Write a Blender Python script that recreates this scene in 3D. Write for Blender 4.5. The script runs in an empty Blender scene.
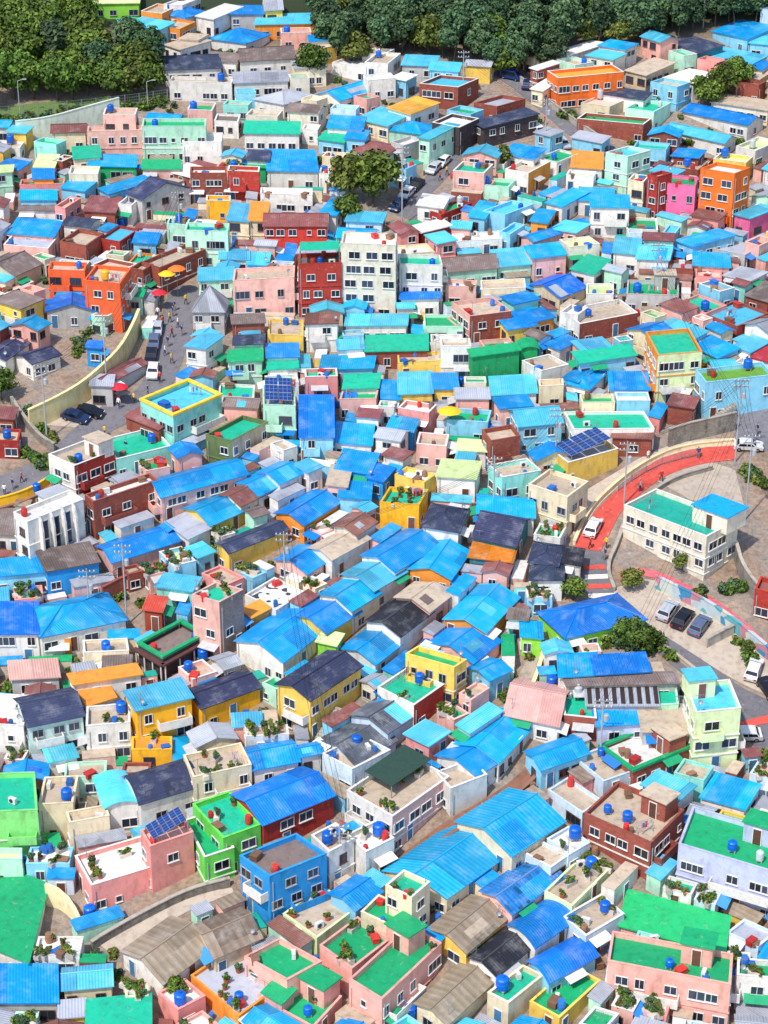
HOUSES = """
# 0 0 3.84
360 15 532 12 540 -20 58 li s L
140 20 268 25 275 -5 35 tn f T
170 92 250 97 256 72 40 pk s T
250 118 360 118 364 92 25 mg s C
475 108 538 100 532 75 18 or s M
540 85 612 115 622 92 18 lb s C
558 38 622 52 640 22 28 or f T
625 18 700 20 790 -5 30 w f W
635 58 712 70 790 48 50 w h B
628 98 690 112 712 82 26 or f T
640 172 692 192 800 165 38 w s T
-40 490 30 490 60 470 60 w g B
-20 560 75 568 85 545 50 w f T t
395 440 520 440 528 415 130 pk f T
335 505 545 500 548 480 95 pk f T
545 485 790 485 792 455 140 mg f G
550 650 690 650 690 622 50 pk s G
285 612 385 605 380 568 35 cr s M
340 638 520 642 525 605 42 gn s B
135 640 205 645 210 605 45 w s L
205 615 240 620 285 600 65 br f T
-10 640 70 655 110 630 40 pk s B
130 687 205 687 200 657 25 or s B
75 710 245 705 250 685 60 sa f G
265 665 375 670 378 640 90 cr f W
255 715 325 735 335 700 35 lb s B
385 725 420 747 582 705 30 lb s B
490 745 545 768 730 725 90 gy g N
690 655 768 690 800 660 55 br s W
-30 665 45 660 50 640 90 mg s L
80 768 215 768 215 738 20 lb s B
# 190 0 3.84
-95 270 120 262 90 225 55 w g N
-80 312 160 318 170 298 75 w f T p
40 60 90 75 152 35 70 w s W
158 55 282 55 280 30 40 gy s D
290 42 355 38 345 0 28 yl g Z
250 95 490 90 500 60 60 or s C r:R
75 150 215 168 305 135 50 w h B
-40 150 30 155 65 140 40 w s T
60 232 175 240 200 215 60 w s S
205 245 400 225 415 190 60 w g S
170 320 375 312 370 280 60 w s Z
460 160 550 155 545 138 20 cr s B
490 190 600 168 560 150 45 yl f W
240 385 360 402 500 375 65 w h Z
492 362 575 388 722 335 45 w k B
545 240 690 262 790 225 60 w f W
660 205 740 210 790 190 40 w f T
530 490 660 498 670 460 30 w s B
505 530 590 548 605 510 60 lb s M
600 530 670 538 675 510 30 lb s B
210 512 418 515 420 478 72 w s M
430 495 490 500 500 480 50 w f W
625 580 740 600 800 565 40 w h R
300 655 490 660 470 592 75 w s B
222 615 300 620 300 588 30 w s N
-10 420 85 425 100 395 75 pk f G
95 462 185 468 185 440 40 w f S
-30 545 120 545 125 510 90 w f W
0 665 140 665 140 640 110 br f W
145 655 265 660 268 640 115 rdb f T
225 640 290 645 285 622 60 gn s G
495 665 560 670 565 640 75 w f W
# 380 0 3.84
415 15 500 20 510 -5 25 w s W
560 10 620 12 625 -10 20 or s O
630 15 720 20 725 -5 20 w s C
-60 240 30 245 80 205 90 w f T
-20 320 60 300 85 280 80 w f W
85 250 210 255 225 225 40 gy s C
145 325 300 335 400 305 95 br f C p
190 268 300 275 310 250 80 lb s C
45 300 100 310 140 295 70 lb s W
360 395 450 410 560 380 70 br f Z
48 412 118 440 198 402 25 w s Y
-75 455 30 485 100 445 40 cr s C
25 498 160 517 232 490 60 mg h B
150 530 190 537 300 492 120 mg s C
200 470 305 490 380 455 110 dk f W
360 468 400 492 590 448 80 dk s N
475 590 590 612 625 580 25 w s B
610 605 680 625 755 590 55 w f G
280 655 400 665 435 630 110 pk f M
375 710 495 718 520 690 70 mg f G
480 650 570 665 655 620 90 w/or f T
45 545 90 560 160 535 80 gy f W
590 262 605 270 660 245 90 br s W
590 340 625 350 650 310 40 cr s W
# 568 0 3.84
-60 205 0 215 150 180 60 w s W
-80 272 -38 300 215 276 125 dor f O p
230 270 300 290 385 250 30 be s T
408 165 500 205 570 180 45 tl s N
560 120 690 150 790 115 60 lb s B
700 165 790 175 800 140 60 lb s C
500 215 690 255 760 225 45 cr s C
680 258 745 270 765 245 40 w s D
672 290 735 305 768 275 45 be s T
370 300 480 320 575 295 40 w s W
550 392 768 425 800 400 50 cr s T
440 430 690 482 750 460 50 w g D
382 500 600 552 640 530 50 w g C
650 560 720 580 790 540 70 w f L
140 360 290 385 312 362 40 w s N
50 395 160 410 230 380 60 cr f P p
220 415 330 430 395 395 80 mg f M
35 455 290 478 320 455 75 br f G p
25 525 130 550 150 530 60 lb s Z
135 590 230 602 342 585 150 mg f C
15 642 130 650 132 598 40 w s O
400 600 500 608 525 585 40 br s D
380 640 500 655 560 610 50 br f T p
500 655 640 668 725 650 230 dor f W
305 670 345 680 400 665 170 rd f T
340 700 490 715 500 680 140 mag f G
232 690 290 700 305 675 130 cr f L
40 768 170 775 175 735 40 w s B
# 0 190 3.84
75 78 210 80 215 50 60 w s S
220 60 250 70 262 30 100 sa f T
45 160 205 180 215 130 60 pk s B t
30 200 185 225 190 180 70 pk f Z
-60 290 60 330 150 285 75 be k S
-40 335 20 355 68 330 40 cr s C
-20 385 20 400 120 350 55 cr f P
185 305 325 312 330 280 118 ors f T
325 345 460 360 495 300 190 ors f T p
245 135 345 145 385 120 40 w v N
235 195 330 215 385 165 90 br f T
325 80 440 88 460 40 70 br s R
460 50 505 60 515 30 80 w f Z
385 185 460 200 525 150 40 rd f C
515 200 598 208 600 175 60 lb s B
500 275 590 290 605 250 60 or f M t
500 300 550 310 590 285 110 br f T
570 270 612 300 705 215 110 br f T p
500 405 545 410 548 385 40 mg s G
182 465 375 470 370 430 60 gy k D
350 480 400 490 455 465 75 mg f W
-60 640 20 655 110 590 50 w k N
60 640 125 668 230 635 60 w k N
355 605 385 608 388 595 40 bl s D
365 725 410 745 545 665 60 gy k R
# 190 190 3.84
-90 130 -10 135 0 110 80 mg f C
-20 155 145 160 150 130 140 mg f M
62 40 155 42 155 22 80 go f T
145 115 225 122 232 68 90 cr s C
228 118 290 120 300 60 90 cr s O
270 15 470 20 470 -5 75 w f W
285 140 525 140 530 98 85 rdo g R
495 95 560 98 612 45 40 w s B
415 285 582 280 580 240 205 rdb f S c:G
580 205 790 213 795 168 285 wg f W
165 350 400 335 405 290 150 pk f T
115 265 225 268 225 238 40 w s C
222 285 298 290 300 250 35 lb s C
35 350 165 345 165 305 100 mg s C
10 470 130 470 145 430 90 gy h Z
170 595 280 590 285 560 40 mg v N
148 660 275 655 275 620 90 mg s G
300 555 435 560 435 500 45 yl f T t
445 515 565 512 570 480 110 w s R
298 645 415 642 412 598 40 w s B
300 690 412 685 410 650 70 w s M
-15 600 60 610 125 570 120 w s C
598 522 830 520 835 485 70 w s C
570 615 665 610 660 580 50 w s C
500 690 700 685 710 640 60 lb s B
675 620 910 615 910 565 70 br s M
590 765 720 760 730 715 50 w s M
# 380 190 3.84
190 80 235 95 350 50 45 rd f G t
150 55 240 70 245 35 30 w s W
125 140 160 165 272 145 55 rdb s W
345 100 400 110 425 60 40 lb s B
395 80 480 95 592 55 80 lb f C
275 145 345 150 350 130 50 pk s C
290 205 470 187 470 157 60 w f W
580 120 640 128 670 90 40 or s B
545 180 590 200 800 130 60 pk k B
640 50 700 65 800 20 40 w s B
470 160 500 170 525 130 80 lb f C
455 298 580 285 560 232 60 mg s C
250 318 450 300 430 252 70 mg g S
590 265 715 248 690 210 80 pk s B
565 370 690 415 790 375 60 be k D
390 385 560 375 560 340 60 cr f T p
75 285 240 290 230 250 180 w f M p
88 430 225 415 245 395 75 w v D
170 525 320 525 315 480 60 mg f G
275 430 345 485 505 465 115 pk/br f T p
505 545 600 520 585 470 40 yl s B
590 520 668 490 650 458 60 or s B
690 470 760 480 800 450 100 w f W
355 640 535 615 520 595 110 gn s G n
540 615 605 610 595 580 20 gn v G n
640 592 690 615 757 585 50 w s B
545 655 620 695 725 670 90 w f T
715 720 760 740 800 690 40 w s B
70 665 235 655 230 620 60 yl f T
235 600 350 600 345 570 130 w f T
# 568 190 3.84
90 65 235 68 230 30 120 w s B
225 150 345 155 340 110 55 w f G p
415 195 480 218 640 185 30 lb s B
380 165 410 170 430 140 60 lb f C
640 95 700 110 800 80 80 mag s C
-60 150 30 165 80 140 60 pk s C
25 300 100 325 128 275 30 w s M
175 240 270 250 280 200 80 w s C
265 265 385 270 405 225 80 w g C
390 300 480 305 482 275 40 br f Z
485 290 620 298 615 255 45 pk s B
555 225 680 250 740 215 60 gy f Z
680 200 735 215 790 190 90 pk f T
600 330 700 350 765 325 60 w s Z
490 330 590 340 590 310 50 sa f P
225 400 425 405 425 350 75 gy f G
70 400 175 400 175 360 60 w f L
-20 460 45 515 265 470 90 w/br f T
430 430 530 475 600 440 65 sa f M
540 470 650 525 740 465 75 br/rd f C
490 590 575 645 635 612 30 lb s B
395 510 490 570 510 545 30 lb s C
640 600 700 625 765 590 50 w s C
720 640 790 665 800 620 40 w s V
300 545 345 635 515 620 190 or/lc f M p
70 680 260 635 250 600 40 lb s M
0 740 80 765 130 690 50 w h B
165 768 310 768 300 710 60 w s B
490 690 530 740 790 710 150 lb f LA
700 400 768 430 800 380 60 br s S
# 0 380 3.84
-20 230 70 235 75 190 70 rd f T
-20 145 50 150 60 115 60 br s R
350 20 430 25 430 -10 80 gy s Z
185 285 285 330 440 270 150 w/rd f T p q
430 225 447 305 620 235 85 cy f M
550 75 665 140 835 55 150 cy f C r:Y
515 130 610 190 655 150 40 br s R
325 440 358 468 608 385 150 br f W
60 505 105 545 300 450 215 w f W x:slit
-40 570 105 600 60 520 50 w s S
-30 750 195 735 160 685 80 lb s B
180 735 378 700 340 635 90 bl s S
378 640 432 702 718 605 80 pk k B
605 385 620 452 880 330 100 pk k B
650 545 725 610 800 575 50 w s Z
# 190 380 3.84
0 490 80 560 192 490 60 yl k B
130 440 195 485 265 440 60 cr k R
185 395 265 445 340 405 70 w k B
285 350 345 400 405 355 80 w k B
60 210 160 235 300 160 120 ol/be f M
110 60 245 70 240 20 60 w f M
280 95 405 100 400 25 150 mg f Z u
425 220 548 220 545 60 100 lb g D
575 75 715 72 730 10 80 pk f G
560 235 695 250 690 185 60 w s B
565 335 690 360 705 295 50 bl s B
690 370 740 390 758 345 40 bl s D
575 450 690 458 695 405 70 lb s B
530 400 600 410 605 345 40 pk s T
352 505 438 558 528 462 60 or k B
105 630 150 665 372 575 90 yl k N
560 560 640 598 700 545 90 w k R
480 640 545 690 645 600 90 w k T
335 690 450 745 530 690 60 pk k B
# 380 380 3.84
0 470 150 480 185 420 100 go f M p
165 560 300 585 330 500 90 w h N
118 725 270 765 335 660 50 or k B
220 370 365 380 385 325 90 w s L
300 268 405 275 410 242 60 w s L
140 245 255 255 265 210 90 pk f T
35 180 125 200 130 160 40 bl s B
10 70 75 75 60 15 70 mg s B
75 55 200 50 195 -20 75 yl s C
210 35 300 35 290 -15 70 yl s B
430 60 600 50 590 -10 60 w s C
612 25 705 20 705 -5 90 cr f T
535 180 698 165 660 102 100 lb g C
430 240 540 215 520 170 120 br f T p
610 318 745 285 730 252 60 cr k B
570 400 720 450 800 390 160 cr f T
385 500 590 530 560 460 60 w g B
365 600 520 640 555 530 40 tl g N
345 680 505 700 525 640 70 tl s GO
575 700 680 715 700 640 40 w h N
580 768 700 768 700 710 40 w h N
690 700 768 712 780 660 60 w s K
# 568 380 3.84
-70 260 0 318 190 262 100 yl f Z u
20 190 332 187 290 120 30 w f M
170 220 320 225 330 190 70 br s R
385 95 480 110 500 75 40 br s R
215 480 533 602 655 535 172 wg f TQ x:hall
# 0 570 3.84
-20 240 145 245 125 140 110 w s D
160 258 482 192 405 88 70 w h B
322 318 495 310 488 262 75 cr f T t
165 268 272 262 270 240 60 or f T
45 420 225 410 215 352 70 gy s P
110 602 318 560 265 458 130 lt g N
340 525 440 490 400 405 60 w s O
285 440 540 400 520 370 40 w s O
330 600 500 585 500 510 130 w f T t
-80 560 90 600 40 490 140 w f W
525 540 735 490 690 428 150 go s C
505 690 660 690 660 640 50 go f O
555 150 620 160 635 115 40 ru s V
530 285 625 340 790 250 95 dk f S r:G x:cafe n
# 190 570 3.84
0 100 112 125 215 80 230 pk/gb f M
-25 470 45 532 268 452 100 go k N
335 440 462 500 655 372 160 yl k N
225 90 330 155 425 80 70 w f SP
215 150 240 182 290 148 60 or s O
590 300 712 362 800 280 70 w k B
515 650 635 748 775 650 70 lbw k SL
620 560 760 625 860 560 80 lbw k SL
245 768 415 735 380 655 70 w g B
490 275 560 290 585 255 30 li s L
215 640 380 630 375 600 40 w f T p
# 380 570 3.84
-45 195 78 255 190 158 90 w k K
-10 450 130 520 245 440 110 w/rdb f M t
250 190 405 240 530 108 60 or k B
75 100 190 160 245 100 80 pk k T t
205 275 355 358 437 270 70 pk k B
95 325 285 375 335 345 150 yl f G
320 480 350 500 410 450 50 pk f T
290 668 455 738 585 600 60 w k B
220 715 370 790 450 740 50 w k B
320 600 345 625 425 540 20 w s C
498 540 682 600 665 455 60 w g P
565 700 620 768 790 700 60 lb k B
545 255 620 262 615 212 60 li s B
# 568 570 3.84
-112 165 -8 262 295 190 70 li h D
-30 410 108 402 100 330 25 w s B
108 402 312 390 290 328 22 gn s D
-15 555 110 570 90 460 90 br f M t
75 520 345 520 335 450 20 gy s Z x:slats
0 445 420 435 400 405 20 gy s S
345 520 425 515 420 445 20 mg f M
115 600 290 588 260 498 60 pu s B
290 620 465 620 440 530 20 gy s T
120 680 250 775 465 685 60 br f W r:G
490 548 665 530 620 420 230 lc f C q
720 70 790 90 800 40 110 rdb f R
# 0 750 2.743
-30 170 103 165 95 60 130 lg f M
105 150 200 145 215 70 90 cr f T t
190 200 300 180 290 150 80 cr f T
290 160 385 148 355 70 70 w v C
385 148 545 100 500 30 70 w v N
530 75 690 40 660 -20 90 cr f T p
205 290 250 372 535 285 80 sa f W p
385 220 412 265 530 225 130 sa f P u
528 148 612 242 715 205 110 gnb f M
515 190 560 295 640 265 90 gnb f G
-120 500 75 580 130 385 60 w s G sk
-20 690 155 692 150 600 60 gy s B
240 768 410 752 410 680 20 mg s M
345 550 448 640 570 540 60 w k TN
535 485 590 570 712 515 40 be k TN
530 615 655 730 770 640 60 or f Z t p
-40 300 60 300 60 280 75 mg f L
# 250 750 2.844
-50 130 38 212 236 130 100 rd k D
-30 300 55 360 218 295 150 bl f S
180 240 225 290 290 250 110 w f T t
275 240 330 290 410 250 90 w f W t
205 10 290 55 400 0 80 lbw f T t
275 115 405 190 568 75 110 w/pk f T c:K p
540 60 570 110 660 60 80 w f T
385 345 560 420 740 290 60 cr k BC
590 205 745 300 890 205 70 cr k BC
230 410 300 455 372 405 50 lb k B
95 465 190 535 300 450 60 lc f T p
385 385 460 420 512 375 150 cr f M
315 460 400 500 450 450 90 cr f G
198 555 290 622 398 538 90 pr f G p
285 650 375 710 535 545 120 pr f G q
512 510 615 575 728 480 60 yl k TN
625 590 700 640 800 560 50 w k K
480 720 560 779 680 650 30 cr k TN
-20 590 105 655 208 603 90 pr f G
20 700 180 790 260 700 60 pr f G t
40 690 90 720 122 690 70 pr s G
# 498 750 2.844
215 20 300 90 385 60 55 lbw f T t
150 110 240 180 290 140 40 lbw f T
245 180 435 265 530 170 110 br f T t t q
580 135 700 168 742 108 40 w s B
515 265 800 352 830 240 145 pu f G t t
350 500 640 578 655 485 60 pk s GB n sk
312 600 662 668 668 580 130 pr f G q
680 640 790 650 790 600 100 w f G
135 400 210 445 315 325 40 lc f T p
145 250 200 300 255 260 50 lbw f W t
70 290 150 335 200 300 40 lbw f T
-40 400 40 465 170 355 50 pk k SB
45 495 105 560 190 470 50 w v D
105 600 145 660 248 570 40 lb v D
190 470 250 530 350 460 70 lbw f T p t
90 715 175 762 292 655 60 yl f G q
230 779 300 800 345 750 20 w f G
-30 690 30 720 130 640 80 cr f M t
650 520 740 560 790 520 40 lbw f Z
# 0 0 1
239 640 283 662 322 628 25 w k B
299 614 326 633 353 610 24 yl k D
325 593 352 611 373 592 24 cr k B
348 573 374 591 398 570 22 w k C
371 553 395 572 421 541 22 w k B
"""
import bpy, math, random
from mathutils import Vector, Matrix, noise
random.seed(7)
rnd = random.random
uni = random.uniform
sc = bpy.context.scene
COL = sc.collection
# ------------------------------------------------------------------ camera
F = 2000.0
PIT = math.radians(25.75)
CAMZ = 130.0
cp, sp_ = math.cos(PIT), math.sin(PIT)
cam = bpy.data.cameras.new('camera'); camo = bpy.data.objects.new('camera', cam); COL.objects.link(camo)
cam.sensor_fit = 'VERTICAL'; cam.sensor_height = 24; cam.lens = 24 * F / 1024
cam.clip_start = 1; cam.clip_end = 3000
camo.location = (0, 0, CAMZ); camo.rotation_euler = (math.radians(90) - PIT, 0, 0)
sc.camera = camo

def G(x, y):
    """ground height of the hillside"""
    z = 2 + 0.2 * (y - 153)
    z += 1.1 * math.sin(x * 0.055 + 1.3) * math.sin(y * 0.043) + 0.7 * math.sin(x * 0.021 + y * 0.031)
    if y > 420: z += 0.0009 * (y - 420) ** 2 if y < 620 else 36 + 0.36 * (y - 620)
    return z

def ray(px, py):
    u = (px - 384) / F; v = (512 - py) / F
    return (u, cp + v * sp_, -sp_ + v * cp)

def ground(px, py, up=0.0):
    """point on the hillside (plus up metres) that a surveyed bearing meets"""
    d = ray(px, py)
    f = lambda t: CAMZ + d[2] * t - G(d[0] * t, d[1] * t) - up
    a, b = 60.0, 900.0
    t = a
    while t < b and f(t) > 0: t += 20
    lo, hi = t - 20, t
    for _ in range(30):
        m = (lo + hi) / 2
        if f(m) > 0: lo = m
        else: hi = m
    t = (lo + hi) / 2
    return Vector((d[0] * t, d[1] * t, CAMZ + d[2] * t))

def on_level(px, py, z):
    d = ray(px, py); t = (z - CAMZ) / d[2]
    return Vector((d[0] * t, d[1] * t, z))

def to_px(p):
    x, y, zc = p[0], p[1], p[2] - CAMZ
    a = y * cp - zc * sp_; b = y * sp_ + zc * cp
    return (384 + F * x / a, 512 - F * b / a)

# ------------------------------------------------------------------ object helpers
def tag(o, label=None, cat=None, group=None, kind=None):
    if label: o['label'] = label
    if cat: o['category'] = cat
    if group: o['group'] = group
    if kind: o['kind'] = kind
    return o

def obj(name, mesh, parent=None, loc=None, rot=None):
    o = bpy.data.objects.new(name, mesh); COL.objects.link(o)
    if parent is not None: o.parent = parent
    if loc is not None: o.location = loc
    if rot is not None: o.rotation_euler = rot
    return o

class MB:
    """collects faces for ONE mesh"""
    def __init__(s): s.v = []; s.f = []; s.m = []; s.uv = []; s.smooth = []
    def face(s, pts, m=0, uv=None, smooth=False):
        n = len(s.v); s.v.extend([tuple(p) for p in pts]); s.f.append(tuple(range(n, n + len(pts))))
        s.m.append(m); s.uv.append(uv); s.smooth.append(smooth)
    def box(s, x0, y0, z0, x1, y1, z1, m=0):
        a = [(x0,y0,z0),(x1,y0,z0),(x1,y1,z0),(x0,y1,z0),(x0,y0,z1),(x1,y0,z1),(x1,y1,z1),(x0,y1,z1)]
        for q in ((3,2,1,0),(4,5,6,7),(0,1,5,4),(1,2,6,5),(2,3,7,6),(3,0,4,7)): s.face([a[i] for i in q], m)
    def prism(s, poly, z0, z1, m=0, cap=True):
        n = len(poly)
        zz0 = z0 if isinstance(z0, (list, tuple)) else [z0] * n
        zz1 = z1 if isinstance(z1, (list, tuple)) else [z1] * n
        for i in range(n):
            j = (i + 1) % n; a, b = poly[i], poly[j]
            s.face([(a[0],a[1],zz0[i]),(b[0],b[1],zz0[j]),(b[0],b[1],zz1[j]),(a[0],a[1],zz1[i])], m)
        if cap:
            s.face([(p[0],p[1],zz1[i]) for i, p in enumerate(poly)], m)
            s.face([(poly[i][0],poly[i][1],zz0[i]) for i in range(n-1,-1,-1)], m)
    def tube(s, p, q, r0, r1=None, n=8, m=0, cap=True):
        r1 = r0 if r1 is None else r1
        p = Vector(p); q = Vector(q); d = (q - p).normalized()
        a = d.orthogonal().normalized(); b = d.cross(a)
        P = [p + (a * math.cos(t) + b * math.sin(t)) * r0 for t in [2*math.pi*i/n for i in range(n)]]
        Q = [q + (a * math.cos(t) + b * math.sin(t)) * r1 for t in [2*math.pi*i/n for i in range(n)]]
        for i in range(n):
            j = (i+1) % n; s.face([P[i],P[j],Q[j],Q[i]], m, smooth=True)
        if cap: s.face(Q, m); s.face(P[::-1], m)
    def lathe(s, prof, n=14, m=0, c=(0,0,0)):
        for k in range(len(prof)-1):
            (r0,z0),(r1,z1) = prof[k], prof[k+1]
            for i in range(n):
                a, b = 2*math.pi*i/n, 2*math.pi*(i+1)/n
                pts = [(c[0]+r0*math.cos(a),c[1]+r0*math.sin(a),c[2]+z0),(c[0]+r0*math.cos(b),c[1]+r0*math.sin(b),c[2]+z0),
                       (c[0]+r1*math.cos(b),c[1]+r1*math.sin(b),c[2]+z1),(c[0]+r1*math.cos(a),c[1]+r1*math.sin(a),c[2]+z1)]
                if r1 < 1e-4: pts = pts[:3]
                elif r0 < 1e-4: pts = [pts[0], pts[2], pts[3]]
                s.face(pts, m, smooth=True)
    def mesh(s, name, mats):
        me = bpy.data.meshes.new(name); me.from_pydata(s.v, [], s.f)
        for m in mats: me.materials.append(m)
        me.polygons.foreach_set('material_index', s.m)
        me.polygons.foreach_set('use_smooth', s.smooth)
        if any(u is not None for u in s.uv):
            L = me.uv_layers.new(name='UVMap'); k = 0; buf = []
            for f, u in zip(s.f, s.uv):
                for i in range(len(f)): buf.extend(u[i] if u is not None else (0, 0))
            L.data.foreach_set('uv', buf)
        me.update(); return me

# ------------------------------------------------------------------ materials
def lin(c): c /= 255.0; return c / 12.92 if c <= 0.04045 else ((c + 0.055) / 1.055) ** 2.4
def rgb(r, g, b): return (lin(r), lin(g), lin(b), 1)

def nodes(name):
    m = bpy.data.materials.new(name); m.use_nodes = True
    nt = m.node_tree; b = nt.nodes['Principled BSDF']
    return m, nt, b

def N(nt, t, **kw):
    n = nt.nodes.new(t)
    for k, v in kw.items():
        if k.startswith('i_'):
            n.inputs[int(k[2:]) if k[2:].isdigit() else k[2:]].default_value = v
        else: setattr(n, k, v)
    return n

def mixc(nt, typ, fac, a, b):
    n = nt.nodes.new('ShaderNodeMix'); n.data_type = 'RGBA'; n.blend_type = typ
    for sock, val in ((n.inputs[0], fac), (n.inputs[6], a), (n.inputs[7], b)):
        if hasattr(val, 'links') or hasattr(val, 'is_linked'): nt.links.new(val, sock)
        else: sock.default_value = val
    return n.outputs[2]

def ramp(nt, fac, stops):
    n = nt.nodes.new('ShaderNodeValToRGB'); cr = n.color_ramp
    while len(cr.elements) < len(stops): cr.elements.new(0.5)
    for e, (p, c) in zip(cr.elements, stops):
        e.position = p; e.color = c if len(c) == 4 else (*c, 1)
    nt.links.new(fac, n.inputs[0]); return n.outputs[0]

def g4(v): return (v, v, v, 1)

_mats = {}
def paint(name, col, rough=0.85, grime=0.5, brick=False, var=0.18):
    """weathered painted masonry"""
    if name in _mats: return _mats[name]
    m, nt, b = nodes(name)
    tc = N(nt, 'ShaderNodeTexCoord'); oi = N(nt, 'ShaderNodeObjectInfo')
    base = nt.nodes.new('ShaderNodeRGB'); base.outputs[0].default_value = col
    hsv = N(nt, 'ShaderNodeHueSaturation')
    nt.links.new(base.outputs[0], hsv.inputs['Color'])
    mr = N(nt, 'ShaderNodeMapRange'); mr.inputs[3].default_value = 1 - var; mr.inputs[4].default_value = 1 + var * 0.6
    nt.links.new(oi.outputs['Random'], mr.inputs[0]); nt.links.new(mr.outputs[0], hsv.inputs['Value']); hsv.inputs['Saturation'].default_value = 1.0
    c = hsv.outputs[0]
    ad = N(nt, 'ShaderNodeVectorMath', operation='ADD'); nt.links.new(tc.outputs['Object'], ad.inputs[0])
    cx = N(nt, 'ShaderNodeCombineXYZ'); mu = N(nt, 'ShaderNodeMath', operation='MULTIPLY'); mu.inputs[1].default_value = 97
    nt.links.new(oi.outputs['Random'], mu.inputs[0]); nt.links.new(mu.outputs[0], cx.inputs[0]); nt.links.new(mu.outputs[0], cx.inputs[1])
    nt.links.new(cx.outputs[0], ad.inputs[1])
    if brick:
        br = N(nt, 'ShaderNodeTexBrick'); br.inputs['Scale'].default_value = 1.0
        br.inputs['Brick Width'].default_value = 0.5; br.inputs['Row Height'].default_value = 0.16; br.inputs['Mortar Size'].default_value = 0.018
        br.inputs['Color1'].default_value = g4(1); br.inputs['Color2'].default_value = g4(0.6); br.inputs['Mortar'].default_value = g4(0.95)
        sx = N(nt, 'ShaderNodeSeparateXYZ'); nt.links.new(tc.outputs['Object'], sx.inputs[0])
        s1 = N(nt, 'ShaderNodeMath', operation='ADD'); nt.links.new(sx.outputs[0], s1.inputs[0]); nt.links.new(sx.outputs[1], s1.inputs[1])
        c2 = N(nt, 'ShaderNodeCombineXYZ'); nt.links.new(s1.outputs[0], c2.inputs[0]); nt.links.new(sx.outputs[2], c2.inputs[1])
        nt.links.new(c2.outputs[0], br.inputs['Vector'])
        c = mixc(nt, 'MULTIPLY', 0.75, c, br.outputs['Color'])
    # broad blotches
    n1 = N(nt, 'ShaderNodeTexNoise'); n1.inputs['Scale'].default_value = 0.7; n1.inputs['Detail'].default_value = 6; n1.inputs['Roughness'].default_value = 0.65
    nt.links.new(ad.outputs[0], n1.inputs['Vector'])
    c = mixc(nt, 'MULTIPLY', grime, c, ramp(nt, n1.outputs[0], [(0.3, g4(0.55)), (0.55, g4(1)), (0.8, g4(1.0))]))
    # rain streaks: noise stretched in z
    mp = N(nt, 'ShaderNodeMapping'); mp.inputs['Scale'].default_value = (1.5, 1.5, 0.45); nt.links.new(ad.outputs[0], mp.inputs[0])
    n2 = N(nt, 'ShaderNodeTexNoise'); n2.inputs['Scale'].default_value = 1; n2.inputs['Detail'].default_value = 4
    nt.links.new(mp.outputs[0], n2.inputs['Vector'])
    c = mixc(nt, 'MULTIPLY', grime*.8, c, ramp(nt, n2.outputs[0], [(0.30, (0.42, 0.36, 0.3, 1)), (0.47, g4(1))]))
    n5 = N(nt, 'ShaderNodeTexNoise'); n5.inputs['Scale'].default_value = 0.9; n5.inputs['Detail'].default_value = 9; n5.inputs['Roughness'].default_value = 0.6; n5.inputs['Distortion'].default_value = 0.6
    ad2 = N(nt, 'ShaderNodeVectorMath', operation='SCALE'); ad2.inputs['Scale'].default_value = 1.7; nt.links.new(ad.outputs[0], ad2.inputs[0]); nt.links.new(ad2.outputs[0], n5.inputs['Vector'])
    c = mixc(nt, 'MIX', ramp(nt, n5.outputs[0], [(0.625, g4(0)), (0.65, g4(0.5*min(1, grime*1.6)))]), c, (0.36, 0.33, 0.29, 1))
    nt.links.new(c, b.inputs['Base Color']); b.inputs['Roughness'].default_value = rough
    n3 = N(nt, 'ShaderNodeTexNoise'); n3.inputs['Scale'].default_value = 6; n3.inputs['Detail'].default_value = 3
    nt.links.new(tc.outputs['Object'], n3.inputs['Vector'])
    bp = N(nt, 'ShaderNodeBump'); bp.inputs['Strength'].default_value = 0.35; bp.inputs['Distance'].default_value = 0.05
    nt.links.new(n3.outputs[0], bp.inputs['Height']); nt.links.new(bp.outputs[0], b.inputs['Normal'])
    _mats[name] = m; return m

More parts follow.
